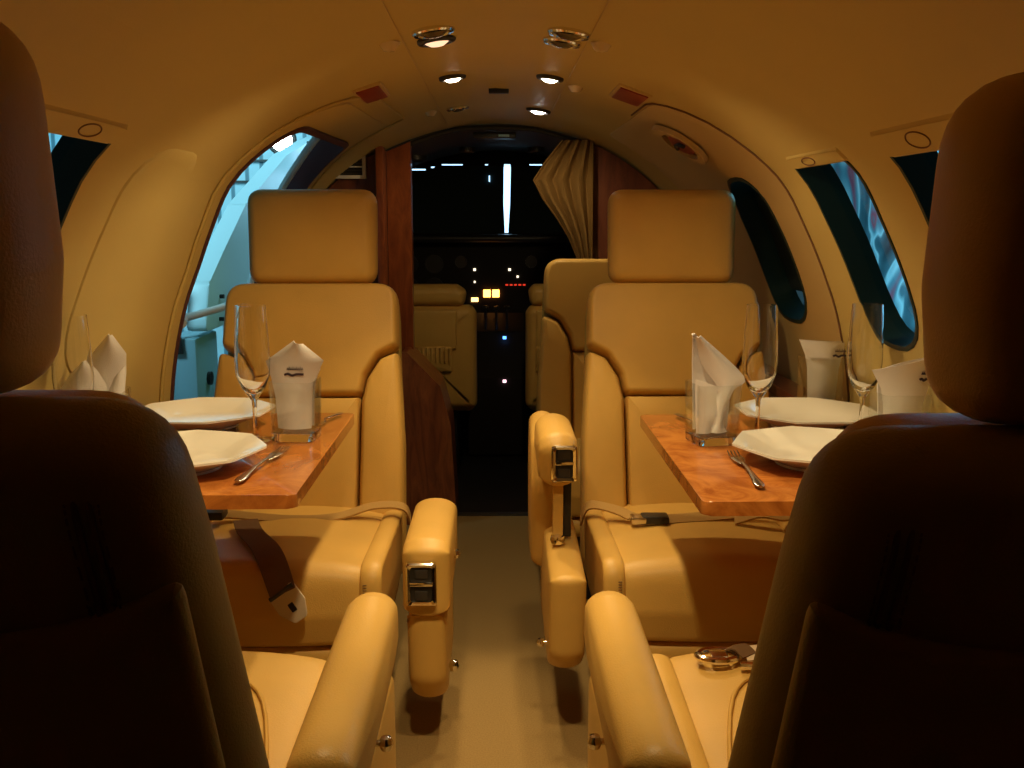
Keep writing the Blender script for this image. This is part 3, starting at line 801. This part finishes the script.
# ---------------------------------------------------------------- curtain
cg = []
for i in range(22):
    u = i / 21; row = []
    z = 1.345 - .47 * u
    for j in range(26):
        s = j / 25
        # pleated cloth tied back: wide below the rod, gathered to the right at the bottom
        wl = [.33 - x_ for x_ in (.10, .155, .20, .165, .115, .075, .045, .03)]
        k = u * 7; k0 = min(int(k), 6); xl = wl[k0] + (wl[k0 + 1] - wl[k0]) * (k - k0)
        x = xl + (.335 - xl) * s
        y = 3.545 + .018 * math.sin(s * PI * 7 + u * 1.5) * (1 - .4 * u) - .012 * s
        row.append((x, y, z))
    cg.append(row)
ct = obj('curtain', sheet(cg, .004), M['curtain']); tag(ct, 'olive tan curtain gathered at the right edge of the cockpit opening', 'curtain')

# ---------------------------------------------------------------- tables
def table(side, label, yn, yf):
    t = thing('folding_table', label, 'table', (side * .485, (yn + yf) / 2, .67), group=None)
    h = (yf - yn) / 2
    pl = rounded([(-.183 - (.02 if side < 0 else 0), -h), (.183 + (.02 if side > 0 else 0), -h), (.183 + (.02 if side > 0 else 0), h), (-.183 - (.02 if side < 0 else 0), h)], .014, 4)
    tb = prism([(p.x, p.y) for p in pl], -.022, 0, 'z', bev=.003)
    obj('tabletop', tb, M['burl'], t)
    obj('table_hinge', box(min(side * .10, side * .18), max(side * .10, side * .18), -h * .5, h * .5, -.036, -.022, bev=.002), M['darkgrey'], t)
    obj('support_arm', tube([(side * .03, -h * .5, -.032), (side * .202, -h * .5, -.10)], .007, 8), M['darkgrey'], t)
    obj('support_arm', tube([(side * .03, h * .5, -.032), (side * .202, h * .5, -.10)], .007, 8), M['darkgrey'], t)
    return t
table(-1, 'glossy burl wood folding table on the doorway side, laid with two plates', 1.458, 2.10)
table(1, 'glossy burl wood folding table on the exit-hatch side, laid with two plates', 1.412, 2.07)

ZT = .6705
# plates: wavy-edged octagonal rim
def plate_mesh(rr, sharp, ph):
    bm = bmesh.new()
    prof = [(.0, .004), (.50, .004), (.60, .010), (.80, .021), (1.0, .031), (1.0, .0345), (.80, .026), (.62, .015), (.55, .0105), (.0, .0095)]
    seg = 96; rings = []
    for f, z in prof[1:-1]:
        ring = []
        for k in range(seg):
            a = 2 * PI * k / seg
            m = ((a - ph) % (PI / 4)) - PI / 8
            octf = math.cos(PI / 8) / math.cos(m)
            b = sharp * max(0, (f - .5) / .5)
            q = rr * f * (1 - b + b * octf / math.cos(PI / 8) * .985)
            ring.append(Vector((q * math.cos(a), q * math.sin(a), z)))
        rings.append(ring)
    # foot ring
    loop_ngon(bm, rings, caps=True)
    add_f = lathe([(rr * .5, .006), (rr * .5, 0), (rr * .46, 0), (rr * .46, .006)], 40)
    me = bpy.data.meshes.new('t'); add_f.to_mesh(me); bm.from_mesh(me); add_f.free(); bpy.data.meshes.remove(me)
    return bm
for x, y, r, ph, lab in ((-.525, 1.625, .135, R_(5), 'white faceted dinner plate at the near end of the doorway-side table'),
                         (-.583, 1.965, .133, R_(18), 'white faceted dinner plate at the far end of the doorway-side table'),
                         (.540, 1.640, .135, R_(0), 'white faceted dinner plate at the near end of the exit-side table'),
                         (.615, 1.945, .133, R_(22), 'white faceted dinner plate at the far end of the exit-side table')):
    p = obj('dinner_plate', plate_mesh(r, .9, ph), M['china'], loc=(x, y, ZT), ang=50)
    tag(p, lab, 'plate', 'dinner plates on the two tables')

# champagne flutes
def flute():
    H = .252
    out = [(.0001, .0), (.030, .0), (.031, .0015), (.020, .004), (.006, .008), (.0042, .016), (.0040, .06), (.0048, .075), (.010, .082), (.022, .100), (.0305, .122), (.0325, .15), (.0305, .20), (.0275, H)]
    inn = [(.0262, H), (.0292, .20), (.0312, .15), (.0290, .123), (.0200, .104), (.009, .093), (.0001, .090)]
    return lathe(out + inn, 40)
fm = None
for x, y, lab in ((-.450, 1.835, 'empty champagne flute beside the napkin tumbler on the doorway-side table'),
                  (-.700, 1.645, 'empty champagne flute half hidden by the dark headrest near the doorway-side wall'),
                  (.490, 1.835, 'empty champagne flute next to the tall folded napkin on the exit-side table'),
                  (.690, 1.845, 'empty champagne flute nearest the wall on the exit-side table')):
    if fm is None:
        f0 = obj('champagne_flute', flute(), M['glass'], ang=60); fm = f0.data
    else:
        f0 = bpy.data.objects.new('champagne_flute', fm); C.objects.link(f0)
    f0.location = (x, y, ZT); tag(f0, lab, 'glass', 'champagne flutes on the tables')

# square tumblers
def square_rings(spec, c=.011):
    bm = bmesh.new(); rings = []
    for w, z in spec:
        pts = []
        for k in range(4):
            a0 = PI / 2 * k; cx, cy = (w - c) * (1 if k in (0, 3) else -1), (w - c) * (1 if k in (0, 1) else -1)
            for i in range(9):
                a = a0 + PI / 2 * i / 8; pts.append((cx + c * math.cos(a), cy + c * math.sin(a)))
        rings.append([Vector((p[0], p[1], z)) for p in pts])
    loop_ngon(bm, rings); return bm
H = .112
tumbler_mesh = lambda: square_rings([(.0380, .0165), (.0395, .0165), (.0402, .06), (.0415, H - .001), (.0411, H), (.0400, H), (.0397, H - .001), (.0385, .06), (.0375, .0180), (.034, .0180), (.026, .0180)])
base_mesh = lambda: square_rings([(.030, 0), (.0365, .0), (.0388, .002), (.0394, .0155), (.0385, .0162), (.030, .0162)])
tm = None
TUM = [(-.376, 1.85, R_(-4), 'square tumbler holding the pointed printed napkin at the aisle side of the doorway table'),
       (-.690, 1.735, R_(8), 'square tumbler with grey shadowed napkin beside the doorway-side wall'),
       (.398, 1.805, R_(12), 'square tumbler holding the tall curling napkin at the aisle side of the exit table'),
       (.705, 2.14, R_(0), 'square tumbler with bluish reflection at the far corner of the exit-side wall'),
       (.700, 1.700, R_(0), 'square tumbler with napkin beside the dark headrest at the exit-side wall')]
for x, y, rz, lab in TUM:
    t0 = bpy.data.objects.new('tumbler', None); C.objects.link(t0)
    if tm is None:
        q1 = obj('glass_wall', tumbler_mesh(), M['thin_glass'], t0, ang=50); q2 = obj('glass_base', base_mesh(), M['glass'], t0, ang=50); tm = (q1.data, q2.data)
    else:
        for nm_, me_ in zip(('glass_wall', 'glass_base'), tm):
            q1 = bpy.data.objects.new(nm_, me_); C.objects.link(q1); q1.parent = t0
    t0.location = (x, y, ZT); t0.rotation_euler = (0, 0, rz); tag(t0, lab, 'glass', 'square tumblers on the tables')

# napkins: thick folded cloth
def cloth(left, right, ymid, bow, n=16, m=12, twist=0, curl=False):
    """sheet between a left and a right edge polyline (x,z), bowed in y"""
    def lin(pts):
        P = [Vector((a, 0, b)) for a, b in pts]; out = []; m_ = n // (len(P) - 1)
        for a, b in zip(P, P[1:]): out += [a.lerp(b, q / m_) for q in range(m_)]
        return out + [P[-1]]
    sm = lambda pts: smooth_path([(a, 0, b) for a, b in pts], n // (len(pts) - 1))
    fn_ = sm if curl else lin
    lf = fn_(left); rt = fn_(right)
    k = min(len(lf), len(rt)); g = []
    for i in range(k):
        row = []
        for j in range(m + 1):
            s = j / m; p = lf[i].lerp(rt[i], s)
            row.append((p.x, ymid - bow * math.sin(PI * s) + twist * (s - .5) * i / k, p.z))
        g.append(row)
    return sheet(g, .0022)
def napkin(label, x, y, rz, parts, print_at=None, m='napkin'):
    t = thing('napkin', label, 'napkin', (x, y, ZT), rz, 'folded napkins in the tumblers')
    for nm, bm in parts: obj(nm, bm, M[m], t, ang=60)
    if print_at:
        px, py, pz, w = print_at
        k = bmesh.new()
        pts = [(px - w, py, pz - .003), (px - w * .6, py - .001, pz - .001), (px - w * .2, py - .001, pz - .004), (px + w * .3, py - .001, pz - .0015), (px + w, py, pz - .002)]
        ribbon(smooth_path(pts, 5), .0042, (0, 0, 1), .001, k)
        for i in range(9):
            xx = px - w * .7 + i * w * .19
            add_tube(k, [(xx, py - .0012, pz + .006), (xx + w * .06, py - .0012, pz + .011 + .002 * (i % 2)), (xx + w * .14, py - .0012, pz + .006)], .0007, 4)
        lg = obj('printed_mark', k, M['ink'], t)
    return t
napkin('pointed white napkin with a small dark printed mark in the doorway-side tumbler', -.376, 1.85, R_(-4),
       [('front_fold', cloth([(-.031, .022), (-.034, .08), (-.040, .115), (-.050, .148), (.004, .186)], [(.031, .022), (.034, .08), (.038, .11), (.058, .150), (.020, .180)], -.012, .014)),
        ('back_fold', cloth([(-.030, .022), (-.032, .08), (-.036, .12), (-.020, .150), (.0, .165)], [(.030, .022), (.032, .08), (.036, .11), (.045, .130), (.02, .160)], .012, -.010))],
       (.006, -.028, .128, .018))
napkin('white and grey shadowed double-peaked napkin in the tumbler by the doorway-side wall', -.690, 1.735, R_(8),
       [('front_fold', cloth([(-.032, .022), (-.036, .09), (-.068, .112), (-.045, .145), (-.022, .166)], [(.008, .022), (.010, .09), (.012, .125), (-.002, .150), (-.018, .168)], -.016, .010)),
        ('back_fold', cloth([(-.030, .022), (-.032, .09), (-.030, .14), (-.015, .175), (.016, .210)], [(.031, .022), (.033, .09), (.040, .14), (.042, .175), (.020, .208)], .010, .012)),
        ('side_fold', cloth([(.008, .022), (.010, .08), (.012, .110), (.024, .135)], [(.032, .022), (.034, .08), (.038, .12), (.041, .155)], -.004, .006))])
napkin('tall white napkin curling down to one side in the exit-side tumbler', .398, 1.805, R_(0),
       [('standing_fold', cloth([(-.033, .022), (-.036, .10), (-.038, .15), (-.038, .198)], [(.030, .022), (.034, .09), (.038, .118), (-.034, .200)], .010, -.016)),
        ('curl', cloth([(-.012, .022), (.0, .04), (-.002, .075), (.006, .105), (-.026, .15), (-.037, .198)], [(.024, .022), (.016, .04), (.022, .065), (.034, .10), (.052, .125), (-.030, .200)], -.014, .012, n=20, curl=True)),
        ('front_tuck', cloth([(-.034, .022), (-.036, .06), (-.038, .10), (-.038, .122)], [(-.010, .022), (.002, .06), (.0, .09), (.004, .108)], -.026, .004))])
napkin('wide-topped napkin in the far tumbler at the exit-side wall', .705, 2.14, R_(0),
       [('front_fold', cloth([(-.030, .022), (-.034, .09), (-.040, .12), (-.054, .152)], [(.030, .022), (.034, .09), (.040, .12), (.038, .148)], -.014, .012)),
        ('top_fold', cloth([(-.034, .115), (-.048, .135), (-.053, .150)], [(.036, .115), (.040, .132), (.040, .146)], -.024, .014))],
       (.026, -.040, .122, .014))
napkin('flared white napkin in the tumbler beside the dark exit-side headrest', .700, 1.700, R_(0),
       [('front_fold', cloth([(-.030, .022), (-.033, .09), (-.038, .12), (-.056, .152)], [(.031, .022), (.034, .09), (.045, .13), (.060, .178)], -.014, .010)),
        ('back_fold', cloth([(-.030, .022), (-.033, .09), (-.036, .12), (-.030, .150)], [(.031, .022), (.034, .09), (.040, .13), (.045, .170)], .010, -.010))],
       (.030, -.027, .140, .008))

# cutlery
def spoon_handle(label, p0, p1, name, cat, tines=False):
    p0, p1 = Vector(p0), Vector(p1); L = (p1 - p0).length; d = (p1 - p0).normalized()
    t = thing(name, label, cat, p0, math.atan2(d.y, d.x), 'cutlery on the tables')
    hp = []
    n = 14; ring = []
    bm = bmesh.new()
    prof = [(.0, .004), (.006, .0075), (.018, .0085), (.04, .006), (.08, .0035), (L * .6, .0028)]
    rings = []
    for s, w in prof:
        rings.append([Vector((s, w * math.cos(a), .006 + .0022 * math.sin(a) + (.004 * math.sin(PI * s / L)))) for a in [2 * PI * k / 12 for k in range(12)]])
    loop_ngon(bm, rings); obj('handle', bm, M['steel'], t)
    if tines:
        b2 = bmesh.new()
        hd_ = [(L * .6, .003), (L * .68, .008), (L * .76, .011), (L * .80, .0115)]
        loop_ngon(b2, [[Vector((s, w * math.cos(a), .007 + .0014 * math.sin(a))) for a in [2 * PI * k / 12 for k in range(12)]] for s, w in hd_])
        for k in range(4):
            yy = -.009 + .006 * k
            add_tube(b2, [(L * .79, yy, .007), (L * .9, yy, .005), (L, yy * .9, .008)], .0013, 6)
        obj('tines', b2, M['steel'], t)
    else:
        b2 = bmesh.new(); rings = []
        for s, w in [(L * .6, .003), (L * .66, .009), (L * .8, .0105), (L * .93, .009), (L, .003)]:
            rings.append([Vector((s, w * math.cos(a), .006 + .001 * math.sin(a))) for a in [2 * PI * k / 12 for k in range(12)]])
        loop_ngon(b2, rings); obj('blade', b2, M['steel'], t)
    return t
spoon_handle('steel fork left of the near plate on the doorway-side table', (-.402, 1.512, ZT), (-.376, 1.745, ZT), 'fork', 'fork', True)
spoon_handle('steel fork left of the near plate on the exit-side table', (.402, 1.47, ZT), (.412, 1.70, ZT), 'fork', 'fork', True)
spoon_handle('steel knife handle beyond the printed napkin on the doorway-side table', (-.325, 2.065, ZT), (-.36, 1.93, ZT), 'table_knife', 'knife')
spoon_handle('steel knife behind the tall napkin on the exit-side table', (.375, 2.04, ZT), (.40, 1.90, ZT), 'table_knife', 'knife')

# ---------------------------------------------------------------- seat belts
def sb(label, parts, loc=(0, 0, 0)):
    t = thing('seat_belt', label, 'seat belt', loc)
    for nm, bm, m in parts: obj(nm, bm, m, t)
    return t
def V(*a): return Vector(a)
# doorway-side front seat: strap across the cushion back, dark webbing with a hanging metal tongue
ZC = .405
p = smooth_path([V(-.655, 2.20, ZC + .015), V(-.58, 2.16, ZC + .022), V(-.46, 2.16, ZC + .012), V(-.36, 2.17, ZC + .014), V(-.28, 2.20, ZC + .030), V(-.215, 2.21, ZC + .025), V(-.20, 2.23, ZC - .01)], 6)
tl = bmesh.new()
tongue = rounded([(-.029, .032), (.029, .032), (.030, -.008), (.014, -.038), (-.014, -.038), (-.030, -.008)], .008, 3)
tc_, tr_ = V(-.388, 1.788, .368), Matrix.Rotation(R_(-36), 3, 'Y') @ Matrix.Rotation(R_(-8), 3, 'X')
tb = pillow(tongue, .0022, .0018, 0, lambda u, v, w: tc_ + tr_ @ Vector((u, -w, v)), step=.008)
hole = pillow(rounded([(-.006, -.018), (.006, -.018), (.006, .0), (-.006, .0)], .002, 2), .0026, .001, 0, lambda u, v, w: tc_ + tr_ @ Vector((u, -w - .0008, v)), step=.005)
bar = tube([tc_ + tr_ @ V(-.027, -.003, .026), tc_ + tr_ @ V(.027, -.003, .026)], .0045, 8)
p2 = smooth_path([V(-.545, 2.10, ZC + .028), V(-.51, 2.00, ZC + .034), V(-.46, 1.90, ZC + .038), V(-.430, 1.835, ZC + .030), V(-.410, 1.800, .408), V(-.400, 1.786, .388)], 6)
sb('tan lap belt across the doorway-side seat with metal tongue hanging over the cushion front',
   [('strap', ribbon(p, .030, (0, 1, .22), .004), M['belt']), ('dark_strap', ribbon(p2, .052, [(1, .3, 0), (1, .2, 0), (1, .1, .2), (1, 0, .6)], .003), M['beltdark']),
    ('tongue', tb, mat('brushed_tongue_metal', (.75, .66, .50), .4, .4)), ('tongue_slot', hole, M['dark']), ('tongue_bar', bar, M['darkgrey']),
    ('buckle', box(-.66, -.60, 2.12, 2.17, ZC + .02, ZC + .04, bev=.006), M['dark'])])
# exit-side front seat
p = smooth_path([V(.195, 2.24, ZC - .02), V(.21, 2.20, ZC + .028), V(.26, 2.17, ZC + .030), V(.30, 2.13, ZC + .022)], 6)
p2 = smooth_path([V(.36, 2.11, ZC + .022), V(.46, 2.13, ZC + .022), V(.54, 2.14, ZC + .028), V(.60, 2.16, ZC + .045), V(.66, 2.17, ZC + .05)], 6)
p3 = smooth_path([V(.52, 2.10, ZC + .022), V(.57, 2.09, ZC + .040), V(.62, 2.10, ZC + .030), V(.665, 2.13, ZC + .03)], 6)
sb('tan lap belt lying across the exit-side seat with dark buckle fastened in the middle',
   [('strap', ribbon(p, .030, (0, 1, .25), .004), M['belt']), ('strap', ribbon(p2, .032, (0, 1, .35), .004), M['belt']), ('strap', ribbon(p3, .032, (0, 1, .2), .004), M['belt']),
    ('buckle', box(.315, .375, 2.085, 2.125, ZC + .018, ZC + .036, bev=.006), M['dark']), ('buckle_face', box(.292, .325, 2.083, 2.12, ZC + .020, ZC + .034, bev=.004), M['steel'])])
# rear exit-side seat: chrome buckle on the cushion front
zb, bx, by = .4335, .328, 1.395
sb('chrome aircraft belt buckle with pale webbing lying on the exit-side rear cushion',
   [('buckle_ring', tube([V(bx + .030 * math.cos(a), by + .020 * math.sin(a), zb + .005) for a in [2 * PI * k / 20 for k in range(21)]], .0055, 8), M['chrome']),
    ('buckle_body', box(bx - .012, bx + .014, by - .012, by + .012, zb, zb + .010, bev=.003), M['chrome']),
    ('dark_strap', ribbon(smooth_path([V(bx + .022, by + .016, zb + .010), V(bx + .034, by + .004, zb + .016), V(bx + .044, by - .012, zb + .010)], 5), .026, (1, .5, .1), .003), M['beltdark']),
    ('webbing', ribbon(smooth_path([V(bx + .040, by - .002, zb + .008), V(bx + .08, by - .006, zb + .012), V(bx + .14, by - .02, zb + .008), V(bx + .21, by - .06, zb + .003)], 5), .040, (0, 1, .1), .003), M['pale_belt']),
    ('slide_bar', tube([V(bx + .026, by - .032, zb + .005), V(bx + .052, by - .036, zb + .005)], .0055, 8), M['chrome'])])

# ---------------------------------------------------------------- ceiling fittings
def ceil_z(x):
    x = abs(x)
    for (xa, za), (xb, zb_) in zip(PROF[::-1], PROF[::-1][1:]):
        if xa <= x <= xb: return za + (zb_ - za) * (x - xa) / (xb - xa)
    return 1.41
def reading_light(x, y, r, state, label, rz=0):
    z = ceil_z(x) - .001
    t = thing('reading_light', label, 'light', (x, y, z), 0, 'round ceiling reading lights')
    tilt = R_(-9 if x < 0 else 9)
    t.rotation_euler = (0, tilt, 0)
    obj('bezel', lathe([(r, .006), (r, -.004), (r * .93, -.007), (r * .74, -.008), (r * .68, -.004), (r * .68, .006)], 32), M['chrome'] if state == 'off' else M['darkgrey'], t)
    lm = {'off': 'lens_off', 'on': 'lens_on', 'hot': 'lens_hot', 'dim': 'lens_dim'}[state]
    obj('lens', lathe([(.0001, -.013), (r * .35, -.0115), (r * .6, -.006), (r * .66, .004), (.0001, .004)], 24), M[lm], t)
    return t
reading_light(-.108, 1.815, .038, 'off', 'round dark ceiling light, rearmost of the row above the doorway-side seats')
reading_light(-.108, 1.905, .036, 'dim', 'dark-rimmed ceiling light with lit lens edge beside the rearmost unlit one on the doorway side')
reading_light(.128, 1.815, .038, 'off', 'round unlit ceiling light, rearmost on the exit-hatch side')
reading_light(.122, 1.905, .036, 'off', 'round unlit ceiling light second from the rear on the exit-hatch side')
reading_light(-.100, 2.40, .032, 'on', 'lit ceiling light in the middle of the doorway-side row')
reading_light(.125, 2.38, .032, 'on', 'lit ceiling light in the middle of the exit-side row')
reading_light(-.112, 3.04, .034, 'off', 'unlit round ceiling light nearest the cockpit on the doorway side')
reading_light(.128, 3.08, .037, 'hot', 'brightest white ceiling light, nearest the cockpit on the exit side')
sl = obj('ceiling_slot', box(-.026, .026, 2.665, 2.69, 1.398, 1.412, bev=.002), M['dark']); sl.location = (.008, 0, 0)
tag(sl, 'small dark slot in the middle of the cabin ceiling between the light rows', 'slot')
for cx, cy, cz, hx, hy, tl, lab in ((-.280, 2.345, 1.359, .026, .095, -17, 'small dark red sign on the ceiling curve above the doorway side'), (.302, 2.32, 1.352, .032, .085, 19, 'small dark red sign on the ceiling curve beside the exit hatch')):
    t = thing('cabin_sign', lab, 'sign', (cx, cy, cz)); t.rotation_euler = (0, R_(tl), 0)
    obj('bezel', box(-hx - .007, hx + .007, -hy - .01, hy + .01, -.003, .012, bev=.002), M['liner2'], t)
    obj('sign_face', box(-hx, hx, -hy, hy, -.006, -.001, bev=.001), M['red_sign'], t)
for s, y in ((-1, 1.86), (1, 1.86), (-1, 3.02), (1, 2.45)):
    x = .19
    t = thing('air_outlet', 'small cream eyeball air outlet on the ceiling, ' + {(-1, 1.86): 'rear of the doorway side', (1, 1.86): 'rear of the exit side', (-1, 3.02): 'cockpit end of the doorway side', (1, 2.45): 'middle of the exit side'}[(s, y)], 'air outlet', (s * x, y, ceil_z(x) - .002), 0, 'ceiling air outlets')
    obj('eyeball', lathe([(.0001, -.014), (.010, -.012), (.016, -.004), (.020, .003), (.0001, .003)], 20), mat('glossy_cream', (.7, .55, .32), .15), t)

# ---------------------------------------------------------------- outside: hangar, door hatch, stairs
hw_ = struct('wall_hangar', box(-9, .2, 10.0, 10.1, -2.0, 6), M['corrugated'])
rl = bmesh.new()
for z in (.35, 1.42, 1.62): add_box(rl, -9, .2, 9.96, 10.0, z, z + .02)
struct('trim_6', rl, M['darkgrey'])
struct('floor_hangar', box(-9, 9, -1, 14, -1.6, -1.5), mat('hangar_floor', (.5, .6, .62), .6))
struct('wall_hangar_right', box(3.4, 3.5, 1.5, 11, -1.6, 4.0), M['clutter'])
wl = thing('work_light', 'glaring white work light high in the hangar seen through the doorway', 'light', (-1.70, 8.2, 1.69))
obj('lamp_head', lathe([(.0001, .02), (.10, .02), (.12, -.02), (.11, -.03), (.0001, -.03)], 24), M['darkgrey'], wl, rot=(R_(-90), 0, 0))
obj('bulb', lathe([(.0001, -.06), (.05, -.055), (.085, -.031), (.0001, -.031)], 24), emit('work_bulb', (.85, .96, 1), 40), wl, rot=(R_(-90), 0, 0)).location = (0, 0, 0)
obj('stand', tube([(0, .05, 0), (0, .05, -3.3)], .02, 8), M['grey_paint'], wl)
hb = thing('boarding_hatch', 'open white boarding hatch panel standing outside the doorway', 'hatch', (-1.02, 0, 0))
hp = [(3.44, .69), (6.4, .69), (6.4, 1.62), (5.6, 1.50), (4.92, 1.378), (4.08, 1.135), (3.71, .957), (3.52, .86)]
obj('panel', prism(rounded(hp, .03, 3), -.05, .02, 'x', bev=.008), M['white_paint'], hb)
for y, z in ((3.62, .72), (3.64, .80)):
    obj('latch', tube([(.02, y, z), (.035, y, z)], .008, 10), M['dark'], hb)
st = thing('boarding_steps', 'blue-grey folded boarding step box with a black knob outside the doorway', 'steps', (-1.08, 3.42, 0))
obj('side_box', box(-.07, .05, 0, .27, -.2, .672, bev=.012), M['grey_paint'], st)
obj('knob', tube([(.045, .13, .515), (.062, .13, .515)], .024, 14), M['dark'], st)
obj('strap', ribbon(smooth_path([V(-.03, .0, .90), V(-.025, -.01, .80), V(-.012, -.012, .70), V(-.005, -.012, .62)], 4), .03, (1, 0, 0), .006), M['dark'], st)
obj('rail', box(-.16, -.10, -.10, -.04, -.2, .80, bev=.01), M['white_paint'], st)
rp = obj('handrail_rope', tube(smooth_path([V(-.80, 2.55, .815), V(-.90, 2.9, .795), V(-.925, 3.1, .785), V(-.87, 3.25, .80), V(-.80, 3.3, .83)], 6), .012, 10), M['rope'])
tag(rp, 'pale padded hand rope slung across the open doorway', 'rope')
wb = obj('white_cart', pillow(rounded([(-2.35, .0), (-1.75, .0), (-1.75, .75), (-1.85, .9), (-2.3, .9), (-2.35, .8)], .1, 4), .2, .1, 0, lambda u, v, w: Vector((u, 5.4 + w, v - .62)), step=.06), M['white_paint'])
tag(wb, 'rounded white ground cart standing on the hangar floor outside the doorway', 'cart')

# ---------------------------------------------------------------- lamps' own light, plus one added beam
spot('lamp_beam', (-.100, 2.38, 1.375), (-.30, 1.90, .42), 15, 64, .35, .018)
spot('lamp_beam', (.125, 2.36, 1.375), (.28, 1.90, .42), 15, 64, .35, .018)
spot('lamp_beam', (.128, 3.06, 1.375), (-.02, 3.5, .5), 7, 140, .6, .018)
spot('lamp_beam', (-.108, 1.89, 1.372), (-.42, 2.0, .67), 12, 118, .8, .03)
spot('lamp_beam', (.122, 1.89, 1.372), (.42, 2.0, .67), 11, 118, .8, .03)  # added beam: the ceiling light here is unlit
spot('lamp_beam', (-.115, 1.18, 1.372), (-.34, 1.38, .42), 22, 80, .5, .02)
spot('lamp_beam', (.125, 1.18, 1.372), (.34, 1.38, .42), 22, 80, .5, .02)
